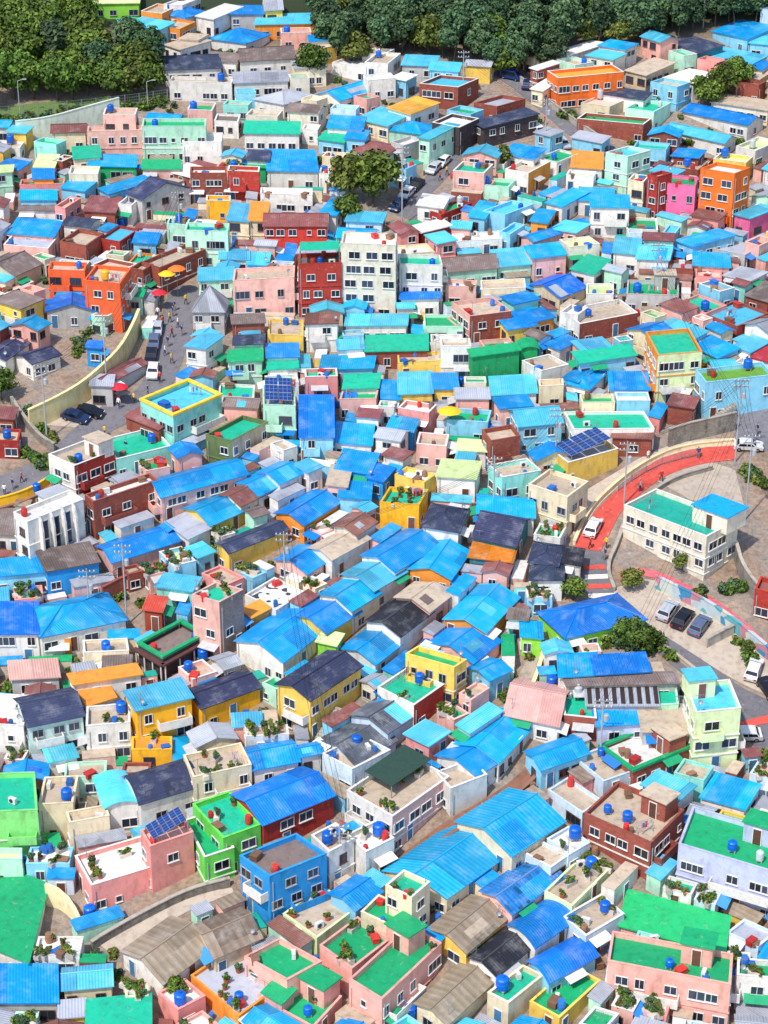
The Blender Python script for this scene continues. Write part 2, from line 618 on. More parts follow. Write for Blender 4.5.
def sheet(name, col, pitch=0.3, rough=0.45, seam=3.1, fade=0.75, ribs=True, rusty=0.3, tiles=False):
    """ribbed sheet roofing: u runs along the ridge, v down the slope, in metres"""
    if name in _mats: return _mats[name]
    m, nt, b = nodes(name)
    uv = N(nt, 'ShaderNodeUVMap'); oi = N(nt, 'ShaderNodeObjectInfo'); sx = N(nt, 'ShaderNodeSeparateXYZ')
    nt.links.new(uv.outputs[0], sx.inputs[0])
    base = nt.nodes.new('ShaderNodeRGB'); base.outputs[0].default_value = col
    hsv = N(nt, 'ShaderNodeHueSaturation'); nt.links.new(base.outputs[0], hsv.inputs['Color'])
    mr = N(nt, 'ShaderNodeMapRange'); mr.inputs[3].default_value = 0.78; mr.inputs[4].default_value = 1.12
    nt.links.new(oi.outputs['Random'], mr.inputs[0]); nt.links.new(mr.outputs[0], hsv.inputs['Value'])
    mh = N(nt, 'ShaderNodeMapRange'); mh.inputs[3].default_value = 0.478; mh.inputs[4].default_value = 0.51
    fr = N(nt, 'ShaderNodeMath', operation='FRACT'); mm = N(nt, 'ShaderNodeMath', operation='MULTIPLY'); mm.inputs[1].default_value = 13.7
    nt.links.new(oi.outputs['Random'], mm.inputs[0]); nt.links.new(mm.outputs[0], fr.inputs[0]); nt.links.new(fr.outputs[0], mh.inputs[0]); nt.links.new(mh.outputs[0], hsv.inputs['Hue'])
    c = hsv.outputs[0]
    # sheets that aged differently: value per seam strip
    off = N(nt, 'ShaderNodeMath', operation='MULTIPLY_ADD'); off.inputs[1].default_value = 1 / seam
    nt.links.new(sx.outputs[0], off.inputs[0]); nt.links.new(oi.outputs['Random'], off.inputs[2])
    fl = N(nt, 'ShaderNodeMath', operation='FLOOR'); nt.links.new(off.outputs[0], fl.inputs[0])
    ofv = N(nt, 'ShaderNodeMath', operation='MULTIPLY'); ofv.inputs[1].default_value = 1 / (seam * 1.7); nt.links.new(sx.outputs[1], ofv.inputs[0])
    flv = N(nt, 'ShaderNodeMath', operation='FLOOR'); nt.links.new(ofv.outputs[0], flv.inputs[0])
    cc = N(nt, 'ShaderNodeCombineXYZ'); nt.links.new(fl.outputs[0], cc.inputs[0]); nt.links.new(flv.outputs[0], cc.inputs[1]); nt.links.new(mm.outputs[0], cc.inputs[2])
    wn = N(nt, 'ShaderNodeTexWhiteNoise'); nt.links.new(cc.outputs[0], wn.inputs['Vector'])
    lo = 1 - 0.5 * fade
    c = mixc(nt, 'MULTIPLY', 1.0, c, ramp(nt, wn.outputs['Value'], [(0, g4(lo)), (0.3, g4(0.93)), (0.75, g4(1)), (1, g4(1))]))
    # broad fading and dirt
    ad = N(nt, 'ShaderNodeVectorMath', operation='ADD'); nt.links.new(uv.outputs[0], ad.inputs[0])
    cx = N(nt, 'ShaderNodeCombineXYZ'); nt.links.new(mm.outputs[0], cx.inputs[0]); nt.links.new(mm.outputs[0], cx.inputs[1]); nt.links.new(cx.outputs[0], ad.inputs[1])
    n1 = N(nt, 'ShaderNodeTexNoise'); n1.inputs['Scale'].default_value = 0.45; n1.inputs['Detail'].default_value = 7; n1.inputs['Roughness'].default_value = 0.7
    nt.links.new(ad.outputs[0], n1.inputs['Vector'])
    pale = tuple(x * 0.6 + 0.4 for x in col[:3]) + (1,)
    c = mixc(nt, 'MIX', ramp(nt, n1.outputs[0], [(0.5, g4(0)), (0.75, g4(0.55 * fade))]), c, pale)
    c = mixc(nt, 'MULTIPLY', 0.6 * fade, c, ramp(nt, n1.outputs[0], [(0.28, g4(0.5)), (0.48, g4(1))]))
    n4 = N(nt, 'ShaderNodeTexNoise'); n4.inputs['Scale'].default_value = 3.5; n4.inputs['Detail'].default_value = 5; n4.inputs['Roughness'].default_value = 0.7
    mp = N(nt, 'ShaderNodeMapping'); mp.inputs['Scale'].default_value = (1, 0.3, 1); nt.links.new(ad.outputs[0], mp.inputs[0]); nt.links.new(mp.outputs[0], n4.inputs['Vector'])
    c = mixc(nt, 'MIX', ramp(nt, n4.outputs[0], [(0.6, g4(0)), (0.72, g4(rusty))]), c, (0.22, 0.15, 0.1, 1))
    # rib lines
    w = N(nt, 'ShaderNodeMath', operation='MULTIPLY'); w.inputs[1].default_value = 2 * math.pi / pitch; nt.links.new(sx.outputs[1] if tiles else sx.outputs[0], w.inputs[0])
    si = N(nt, 'ShaderNodeMath', operation='SINE'); nt.links.new(w.outputs[0], si.inputs[0])
    bp = N(nt, 'ShaderNodeBump'); bp.inputs['Strength'].default_value = 0.6 if ribs else 0.15; bp.inputs['Distance'].default_value = 0.03
    nt.links.new(si.outputs[0], bp.inputs['Height'])
    if ribs:
        c = mixc(nt, 'MULTIPLY', 0.3, c, ramp(nt, si.outputs[0], [(0.0, g4(0.55)), (0.35, g4(1))]))
    # seam line
    frs = N(nt, 'ShaderNodeMath', operation='FRACT'); nt.links.new(off.outputs[0], frs.inputs[0])
    c = mixc(nt, 'MULTIPLY', 0.55, c, ramp(nt, frs.outputs[0], [(0.0, g4(0.45)), (0.05, g4(1)), (1, g4(1))]))
    nt.links.new(c, b.inputs['Base Color']); b.inputs['Roughness'].default_value = rough
    nt.links.new(bp.outputs[0], b.inputs['Normal'])
    _mats[name] = m; return m

def plain(name, col, rough=0.6, metal=0.0, var=0.0, emit=None):
    if name in _mats: return _mats[name]
    m, nt, b = nodes(name)
    b.inputs['Roughness'].default_value = rough; b.inputs['Metallic'].default_value = metal
    base = nt.nodes.new('ShaderNodeRGB'); base.outputs[0].default_value = col; c = base.outputs[0]
    tc = N(nt, 'ShaderNodeTexCoord')
    n1 = N(nt, 'ShaderNodeTexNoise'); n1.inputs['Scale'].default_value = 2.2; n1.inputs['Detail'].default_value = 5
    nt.links.new(tc.outputs['Object'], n1.inputs['Vector'])
    c = mixc(nt, 'MULTIPLY', 0.5, c, ramp(nt, n1.outputs[0], [(0.3, g4(0.6)), (0.6, g4(1))]))
    if var:
        oi = N(nt, 'ShaderNodeObjectInfo'); hsv = N(nt, 'ShaderNodeHueSaturation'); mr = N(nt, 'ShaderNodeMapRange')
        mr.inputs[3].default_value = 1 - var; mr.inputs[4].default_value = 1 + var
        nt.links.new(oi.outputs['Random'], mr.inputs[0]); nt.links.new(mr.outputs[0], hsv.inputs['Value']); nt.links.new(c, hsv.inputs['Color']); c = hsv.outputs[0]
    nt.links.new(c, b.inputs['Base Color'])
    _mats[name] = m; return m

def foliage(name, dark, light, rough=0.7):
    if name in _mats: return _mats[name]
    m, nt, b = nodes(name)
    geo = N(nt, 'ShaderNodeNewGeometry'); oi = N(nt, 'ShaderNodeObjectInfo'); tc = N(nt, 'ShaderNodeTexCoord')
    n1 = N(nt, 'ShaderNodeTexNoise'); n1.inputs['Scale'].default_value = 0.6; nt.links.new(tc.outputs['Object'], n1.inputs['Vector'])
    a = N(nt, 'ShaderNodeMath', operation='MULTIPLY_ADD'); a.inputs[1].default_value = 0.6; nt.links.new(geo.outputs['Random Per Island'], a.inputs[0]); 
    h = N(nt, 'ShaderNodeMath', operation='MULTIPLY'); h.inputs[1].default_value = 0.45; nt.links.new(n1.outputs[0], h.inputs[0]); nt.links.new(h.outputs[0], a.inputs[2])
    c = ramp(nt, a.outputs[0], [(0.15, dark), (0.8, light)])
    hsv = N(nt, 'ShaderNodeHueSaturation'); mr = N(nt, 'ShaderNodeMapRange'); mr.inputs[3].default_value = 0.65; mr.inputs[4].default_value = 1.25
    nt.links.new(oi.outputs['Random'], mr.inputs[0]); nt.links.new(mr.outputs[0], hsv.inputs['Value'])
    mh = N(nt, 'ShaderNodeMapRange'); mh.inputs[3].default_value = 0.48; mh.inputs[4].default_value = 0.515
    fr = N(nt, 'ShaderNodeMath', operation='FRACT'); mm = N(nt, 'ShaderNodeMath', operation='MULTIPLY'); mm.inputs[1].default_value = 13.7
    nt.links.new(oi.outputs['Random'], mm.inputs[0]); nt.links.new(mm.outputs[0], fr.inputs[0]); nt.links.new(fr.outputs[0], mh.inputs[0]); nt.links.new(mh.outputs[0], hsv.inputs['Hue'])
    nt.links.new(c, hsv.inputs['Color']); nt.links.new(hsv.outputs[0], b.inputs['Base Color']); b.inputs['Roughness'].default_value = rough
    b.inputs['Specular IOR Level'].default_value = 0.2
    _mats[name] = m; return m

# wall colours: code -> (word, albedo, brick?)
WALL = {
 'w': ('white', rgb(232,228,220), 0), 'wg': ('off white', rgb(232,224,204), 0), 'cr': ('cream', rgb(236,220,186), 0), 'be': ('beige', rgb(214,196,166), 0),
 'pk': ('pale pink', rgb(240,186,174), 0), 'pr': ('rose pink', rgb(242,178,164), 0), 'sa': ('salmon pink', rgb(242,156,148), 0), 'or': ('orange', rgb(240,150,55), 0), 'dor': ('deep orange', rgb(236,112,34), 0), 'ors': ('coral orange', rgb(245,105,55), 0),
 'rd': ('red', rgb(175,50,42), 1), 'rdb': ('brick red', rgb(190,60,48), 1), 'rdo': ('vermilion', rgb(232,70,58), 0), 'ru': ('rust red', rgb(165,70,45), 0),
 'br': ('red brick', rgb(158,82,66), 1), 'yl': ('yellow', rgb(248,206,96), 0), 'go': ('golden yellow', rgb(246,182,36), 0),
 'mg': ('mint green', rgb(186,232,206), 0), 'lg': ('light green', rgb(140,226,130), 0), 'li': ('lime green', rgb(150,225,70), 0), 'gn': ('emerald green', rgb(25,160,95), 0),
 'gnb': ('bright green', rgb(105,215,85), 0), 'lc': ('pale lime', rgb(224,238,184), 0), 'lb': ('light blue', rgb(140,208,236), 0), 'lbw': ('pale blue', rgb(206,224,238), 0),
 'bl': ('bright blue', rgb(35,150,222), 0), 'cy': ('pale turquoise', rgb(150,228,214), 0), 'tl': ('teal', rgb(52,130,140), 0), 'lt': ('pale teal', rgb(196,222,216), 0),
 'gy': ('grey', rgb(188,186,184), 0), 'gb': ('grey brick', rgb(172,150,140), 1), 'pu': ('lavender grey', rgb(190,196,226), 0), 'mag': ('magenta pink', rgb(240,110,160), 0),
 'tn': ('tan', rgb(196,170,142), 0), 'dk': ('charcoal', rgb(74,62,64), 0), 'ol': ('olive green', rgb(105,125,75), 0)}
# roof: code -> (word, maker)
ROOF = {
 'B': ('bright blue', ('sheet', rgb(0,158,242), {})), 'D': ('royal blue', ('sheet', rgb(0,120,234), {})), 'C': ('light blue', ('sheet', rgb(84,196,234), {})),
 'BC': ('two tone blue', ('sheet', rgb(28,165,236), dict(fade=0.6, pitch=0.55, seam=7))), 'SB': ('shingled blue', ('sheet', rgb(30,110,190), dict(fade=1.2, seam=0.6, pitch=0.5))),
 'N': ('navy', ('sheet', rgb(50,58,92), dict(pitch=0.35, rough=0.8, tiles=True, seam=1.1, rusty=0.1))), 'K': ('black', ('sheet', rgb(30,32,46), dict(pitch=0.35, rough=0.8, rusty=0.05))),
 'S': ('grey brown slate', ('sheet', rgb(128,112,106), dict(rough=0.9, fade=0.9, rusty=0.4))), 'SL': ('patchy grey', ('sheet', rgb(92,98,112), dict(rough=0.9, fade=1.3, rusty=0.9, seam=1.0))),
 'R': ('brown red', ('sheet', rgb(142,88,80), dict(rough=0.8, fade=0.7))), 'TN': ('tan corrugated', ('sheet', rgb(156,140,120), dict(rough=0.95, fade=0.9, rusty=0.6, pitch=0.9))),
 'Z': ('pale grey', ('sheet', rgb(176,180,192), dict(rough=0.7, fade=0.8, rusty=0.3))), 'Y': ('yellow', ('sheet', rgb(250,200,60), {})), 'GO': ('ochre', ('sheet', rgb(240,165,30), dict(tiles=True, fade=0.9))),
 'P': ('pale pink', ('sheet', rgb(245,190,175), {})), 'V': ('rust red', ('sheet', rgb(205,75,55), {})),
 'G': ('green', ('deck', rgb(18,166,106))), 'M': ('turquoise green', ('deck', rgb(22,184,146))), 'GB': ('bright green', ('deck', rgb(34,190,112))), 'TQ': ('turquoise', ('deck', rgb(22,170,150))),
 'LA': ('lawn', ('deck', rgb(110,165,50))), 'L': ('pale green', ('deck', rgb(208,226,160))), 'T': ('bare concrete', ('deck', rgb(196,178,156))), 'W': ('white', ('deck', rgb(232,230,224))),
 'O': ('orange', ('deck', rgb(240,158,60))), 'SP': ('spotted white', ('deck', rgb(232,232,232)))}

def wall_mat(c):
    w = WALL[c]; return paint(w[0] + ' wall paint' if not w[2] else w[0] + ' masonry', w[1], brick=bool(w[2]))
def deck_mat(c):
    w, (k, col) = ROOF[c]; nm = w + ' roof deck'
    if nm in _mats: return _mats[nm]
    m = paint(nm, col, rough=0.6, grime=0.55 if c in 'T' else 0.4, var=0.15)
    if c == 'SP':
        nt = m.node_tree; b = nt.nodes['Principled BSDF']; l = b.inputs['Base Color'].links[0].from_socket
        tc = N(nt, 'ShaderNodeTexCoord'); v = N(nt, 'ShaderNodeTexNoise'); v.inputs['Scale'].default_value = 0.9; v.inputs['Detail'].default_value = 0.5
        nt.links.new(tc.outputs['Object'], v.inputs['Vector'])
        nt.links.new(mixc(nt, 'MIX', ramp(nt, v.outputs[0], [(0.60, g4(0)), (0.615, g4(1))]), l, (0.05, 0.05, 0.06, 1)), b.inputs['Base Color'])
    return m
def roof_mat(c, flat=False):
    w, spec = ROOF[c]
    if spec[0] == 'deck': return deck_mat(c)
    if flat: return paint(w + ' roof coat', spec[1], rough=0.6, grime=0.4)
    return sheet(w + ' roof sheet', spec[1], **spec[2])

glass = plain('window glass', rgb(40,46,58), rough=0.12, var=0.5)
for n_ in glass.node_tree.nodes:
    if n_.type == 'MAP_RANGE': n_.inputs[3].default_value = .35; n_.inputs[4].default_value = 2.6
fr_white = plain('white window frame', rgb(225,225,222), 0.5)
fr_dark = plain('brown window frame', rgb(92,66,56), 0.6)
fr_grey = plain('grey window frame', rgb(170,174,178), 0.4)
doorm = plain('brown door', rgb(110,70,55), 0.6, var=0.4)
doorb = plain('blue door', rgb(60,110,150), 0.6, var=0.4)
trimw = plain('white trim', rgb(228,224,216), 0.8)
tankblue = plain('blue tank plastic', rgb(0,96,200), 0.4, var=0.25)
tankyel = plain('yellow tank plastic', rgb(240,170,40), 0.4, var=0.2)
tanksteel = plain('grey tank steel', rgb(190,195,200), 0.35, var=0.2)
concrete = paint('street concrete', rgb(172,164,152), grime=0.7)
solar_m = None
metal = plain('galvanised metal', rgb(150,152,156), 0.45, 0.3)
woodd = plain('brown deck wood', rgb(150,105,70), 0.8)

# ------------------------------------------------------------------ shared small meshes
def win_mesh(w, h, lites, fm):
    f = MB(); d = 0.08; t = 0.065
    f.box(-w/2-t, -d, -h/2-t, w/2+t, 0.02, -h/2); f.box(-w/2-t, -d, h/2, w/2+t, 0.02, h/2+t)
    f.box(-w/2-t, -d, -h/2, -w/2, 0.02, h/2); f.box(w/2, -d, -h/2, w/2+t, 0.02, h/2)
    f.box(-w/2-t-0.05, -d-0.08, -h/2-t-0.06, w/2+t+0.05, 0.02, -h/2-t)
    for k in range(1, lites):
        x = -w/2 + w*k/lites; f.box(x-0.03, -d+0.02, -h/2, x+0.03, 0.0, h/2)
    p = MB(); p.box(-w/2, -0.035, -h/2, w/2, 0.015, h/2)
    return f.mesh('window', [fm]), p.mesh('pane', [glass])
WIN = {}
for i, (w, h, l) in enumerate([(1.15,.9,2),(1.6,1.0,2),(.6,.65,1),(2.1,1.05,3),(.85,1.05,2)]):
    for j, fm in enumerate((fr_white, fr_dark, fr_grey)): WIN[(i, j)] = win_mesh(w, h, l, fm) + (w, h)
slit = {0: win_mesh(0.75, 4.2, 1, fr_grey) + (0.75, 4.2)}
def door_mesh(m):
    f = MB(); f.box(-0.42,-0.07,0,0.42,0.02,1.85,0); f.box(-0.49,-0.1,0,-0.42,0.02,1.85,1); f.box(0.42,-0.1,0,0.49,0.02,1.85,1); f.box(-0.49,-0.1,1.85,0.49,0.02,1.92,1)
    return f.mesh('door', [m, trimw])
DOOR = [door_mesh(doorm), door_mesh(doorb)]
def awn_mesh(m, w=2.4):
    f = MB(); f.face([(-w/2,-1.1,-0.25),(w/2,-1.1,-0.25),(w/2,0,0.1),(-w/2,0,0.1)]); f.face([(-w/2,0,0.05),(w/2,0,0.05),(w/2,-1.1,-0.3),(-w/2,-1.1,-0.3)])
    f.face([(-w/2,-1.1,-0.3),(w/2,-1.1,-0.3),(w/2,-1.1,-0.25),(-w/2,-1.1,-0.25)])
    for s in (-1,1): f.face([(s*w/2,0,0.05),(s*w/2,-1.1,-0.3),(s*w/2,-1.1,-0.25),(s*w/2,0,0.1)][::s])
    return f.mesh('awning', [m])
AWN = [awn_mesh(sheet('awning blue', rgb(0,142,238))), awn_mesh(plain('awning green', rgb(30,160,110))), awn_mesh(plain('awning grey', rgb(190,190,190))), awn_mesh(plain('awning white', rgb(235,235,230)))]
def pipe_mesh():
    f = MB(); f.tube((0,0,0),(0,0,1),0.05,n=6); return f.mesh('drainpipe', [fr_grey])
PIPE = pipe_mesh()

# ------------------------------------------------------------------ landmarks for descriptions
LM = [((368,270),'tall cream apartment block'),((320,275),'tall brick red block'),((88,285),'coral orange block'),((725,190),'big orange tower'),
((580,85),'orange hillside building'),((680,520),'off white hall'),((590,520),'red road bend'),((700,460),'upper end of red road'),
((600,618),'royal blue hipped roof'),((315,685),'yellow navy roofed house'),((130,855),'solar panelled salmon house'),((225,835),'bright green house'),
((285,885),'bright blue house'),((640,825),'brick house with tanks'),((725,860),'lavender grey building'),((665,960),'terraced pink building'),
((505,840),'long two tone blue roof'),((712,710),'pale lime tower'),((85,475),'red and white corner building'),((140,505),'white topped brick house'),
((45,520),'slit windowed white house'),((180,400),'yellow rimmed terrace'),((370,185),'big round tree'),((90,50),'leafy upper left wood'),
((520,30),'dark pine wood'),((312,68),'lone tree among white houses'),((560,130),'steep upper road'),((178,320),'street of walkers'),((78,415),'two parked dark cars'),
((460,365),'emerald green building'),((278,395),'solar roofed mint house'),((315,425),'narrow royal blue roof'),((235,435),'olive and beige house'),
((492,545),'ochre and navy roofs'),((400,510),'golden yellow house'),((540,700),'pale pink gabled roof'),((180,715),'golden yellow terrace house'),
((65,615),'wide blue hipped roof'),((175,665),'charcoal cafe deck'),((215,625),'pink and grey tower'),((640,690),'slatted car port'),
((675,370),'tall pale lime and orange house'),((730,385),'lawn roofed blue house'),((615,420),'turquoise court roof'),((730,40),'light blue hall'),
((20,905),'large green corner roof'),((175,945),'tan twin gables'),((395,935),'pink green decked houses'),((600,940),'potted plant terrace'),
((715,90),'dark hedge trees'),((450,800),'curved brown alley'),((510,660),'stepped lane'),((490,115),'navy shop row'),((250,120),'white house with turquoise roof'),
((30,350),'navy roofed villa'),((45,225),'lavender pink terrace house'),((310,25),'red rimmed orange house')]
used_labels = {}
def direction(dx, dy):
    if abs(dx) > 1.8 * abs(dy): return 'just right of' if dx > 0 else 'just left of'
    if abs(dy) > 1.8 * abs(dx): return 'just below' if dy > 0 else 'just above'
    return ('lower ' if dy > 0 else 'upper ') + ('right of' if dx > 0 else 'left of')
def near_labels(items):
    """items: [(look, px, py, set_fn)] ; writes a label that singles each one out by look and nearest landmark"""
    by = {}
    for it in items: by.setdefault(it[0], []).append(it)
    for look, L in by.items():
        taken = set()
        cand = []
        for i, (lk, x, y, fn) in enumerate(L):
            for (lx, ly), nm in LM:
                d = math.hypot(x - lx, (y - ly))
                if d < 9 or (d < 40 and len(set(nm.split()[:3]) & set(lk.split())) > 1): continue
                cand.append((d, i, nm, direction(x - lx, y - ly)))
        cand.sort()
        done = {}
        seen = set()
        ranked = {}
        for d, i, nm, di in cand:
            key = (nm, di)
            if key in seen: 
                ranked.setdefault(key, []).append(i); continue
            if i in done:
                seen.add(key) ; ranked[key] = [i]; continue
            seen.add(key); done[i] = key
        pairs = set(); second = {}
        for i, it in enumerate(L):
            if i in done: continue
            near = sorted(LM, key=lambda q: math.hypot(it[1]-q[0][0], it[2]-q[0][1]))[:9]
            opts = sorted([(a + b, near[a][1], near[b][1]) for a in range(9) for b in range(a+1, 9)])
            for _, p1, p2 in opts:
                if (p1, p2) not in pairs: pairs.add((p1, p2)); second[i] = f"{it[0]}, {'between' if True else ''} the {p1} and {p2}"; break
        for i, it in enumerate(L):
            if i in second:
                lab = second[i]
            elif i in done:
                nm, di = done[i]
                art = '' 
                lab = f"{it[0]}, {di} the {nm}"
            else: lab = f"{it[0]} at row {i}"
            if len(lab.split()) > 16: lab = lab.replace('just ', '').replace('two storey ', '').replace('three storey ', '').replace('low ', '', 1)
            if len(lab.split()) > 16: lab = lab.replace(' of the ', ' of ').replace('between the ', 'between ').replace(' sheet roof', ' roof')
            if len(lab.split()) > 16: lab = lab.replace(' with ', ', ')
            if len(lab.split()) > 16: lab = lab.replace('bare concrete', 'concrete').replace('grey brown slate', 'slate').replace(' flat roof', ' roof')
            it[3](' '.join(lab.split()[:16]))
HOUSE_ITEMS = []; ROOFTOP_ITEMS = []
TANKS = []; 
# ------------------------------------------------------------------ houses
def poly_offset(P, d):
    """offset convex ccw quad outward by d"""
    n = len(P); out = []
    for i in range(n):
        a, b, c = Vector(P[i-1][:2]), Vector(P[i][:2]), Vector(P[(i+1) % n][:2])
        e1 = (b - a).normalized(); e2 = (c - b).normalized()
        n1 = Vector((e1.y, -e1.x)); n2 = Vector((e2.y, -e2.x))
        k = n1 + n2
        k = k / max(0.35, k.dot(n1)) if k.length > 1e-6 else n1
        q = b + k * d
        out.append((q.x, q.y))
    return out

def lerp(a, b, t): return (a[0] + (b[0]-a[0])*t, a[1] + (b[1]-a[1])*t)

def roof_sheet(Q, kind, zt, rise, mat, th=0.1):
    """Q: overhung quad. returns mesh builder for the pitched roof"""
    f = MB()
    A, B, C, D = Q
    if kind in ('g', 'v', 'k'):
        # profile runs across ridge. g: ridge parallel AB, so across = A->D / B->C. k: ridge parallel BC: across = A->B / D->C
        if kind == 'k' or (kind == 'v' and math.dist(A, B) < math.dist(B, C)):
            s0, s1, e0, e1 = A, B, D, C      # start edge A-B, end edge D-C
        else:
            s0, s1, e0, e1 = B, C, A, D
        ns = 8 if kind == 'v' else 2
        prof = [(i/ns, (math.sin(math.pi*i/ns)**0.8 if kind == 'v' else 1 - abs(2*i/ns-1))) for i in range(ns+1)]
        L = (math.dist(s0, e0) + math.dist(s1, e1))/2; W = math.dist(s0, s1)
        acc = 0; pv = None
        for (t0, h0), (t1, h1) in zip(prof, prof[1:]):
            a, b = lerp(s0, s1, t0), lerp(s0, s1, t1); c, d = lerp(e0, e1, t0), lerp(e0, e1, t1)
            z0, z1 = zt + rise*h0, zt + rise*h1
            ln = math.hypot((t1-t0)*W, z1-z0)
            top = [(*a, z0+th), (*b, z1+th), (*d, z1+th), (*c, z0+th)]
            uv = [(0, acc), (0, acc+ln), (L, acc+ln), (L, acc)]
            if kind != 'k' and not (kind == 'v' and s0 is A): pass
            f.face(top, 0, uv, smooth=(kind == 'v'))
            f.face([(*a, z0), (*c, z0), (*d, z1), (*b, z1)], 0, [(0,acc),(L,acc),(L,acc+ln),(0,acc+ln)])
            f.face([(*a, z0), (*b, z1), (*b, z1+th), (*a, z0+th)], 0, [(0,0)]*4); f.face([(*d, z1), (*c, z0), (*c, z0+th), (*d, z1+th)], 0, [(0,0)]*4)
            acc += ln
        for p, q in ((s0, e0), (s1, e1)):
            f.face([(*p, zt), (*q, zt), (*q, zt+th), (*p, zt+th)], 0, [(0,0)]*4)
        # ridge cap
        if kind != 'v':
            m0, m1 = lerp(s0, s1, .5), lerp(e0, e1, .5)
            f.tube((*m0, zt+rise+th+0.02), (*m1, zt+rise+th+0.02), 0.1, n=5); f.uv = [u if u else [(0,0)]*len(fc) for u, fc in zip(f.uv, f.f)]
    elif kind == 'h':
        ab = (math.dist(A,B)+math.dist(C,D))/2; bc = (math.dist(B,C)+math.dist(A,D))/2
        if ab >= bc:
            m0, m1 = lerp(A, D, .5), lerp(B, C, .5); k = min(0.5, 0.5*bc/ab)
            R0, R1 = lerp(m0, m1, k), lerp(m0, m1, 1-k)
            F4 = [((A,B),(R1,R0)), ((C,D),(R0,R1)), ((B,C),(R1,)), ((D,A),(R0,))]
        else:
            m0, m1 = lerp(A, B, .5), lerp(D, C, .5); k = min(0.5, 0.5*ab/bc)
            R0, R1 = lerp(m0, m1, k), lerp(m0, m1, 1-k)
            F4 = [((B,C),(R1,R0)), ((D,A),(R0,R1)), ((A,B),(R0,)), ((C,D),(R1,))]
        for (e, r) in F4:
            L = math.dist(*e); pts = [(*e[0], zt+th), (*e[1], zt+th)] + [(*q, zt+rise+th) for q in r]
            if len(r) == 2: f.face(pts, 0, [(0,0),(L,0),(L*(1-k*0.6),3),(L*k*0.6,3)])
            else: f.face(pts, 0, [(0,0),(L,0),(L/2,3)])
            f.face([(*e[0], zt), (*e[1], zt), (*e[1], zt+th), (*e[0], zt+th)], 0, [(0,0)]*4)
        f.face([(*p, zt) for p in (D, C, B, A)], 0, [(0,0)]*4)
        r0z = zt+rise+th+0.02
        f.tube((*R0, r0z), (*R1, r0z), 0.09, n=5)
        for p, q in ((A, R0), (D, R0) if ab >= bc else (B, R0), (B, R1) if ab >= bc else (D, R1), (C, R1)):
            f.tube((*p, zt+th), (*q, r0z), 0.08, n=5)
        f.uv = [u if u else [(0,0)]*len(fc) for u, fc in zip(f.uv, f.f)]
    return f.mesh('roof', [mat])

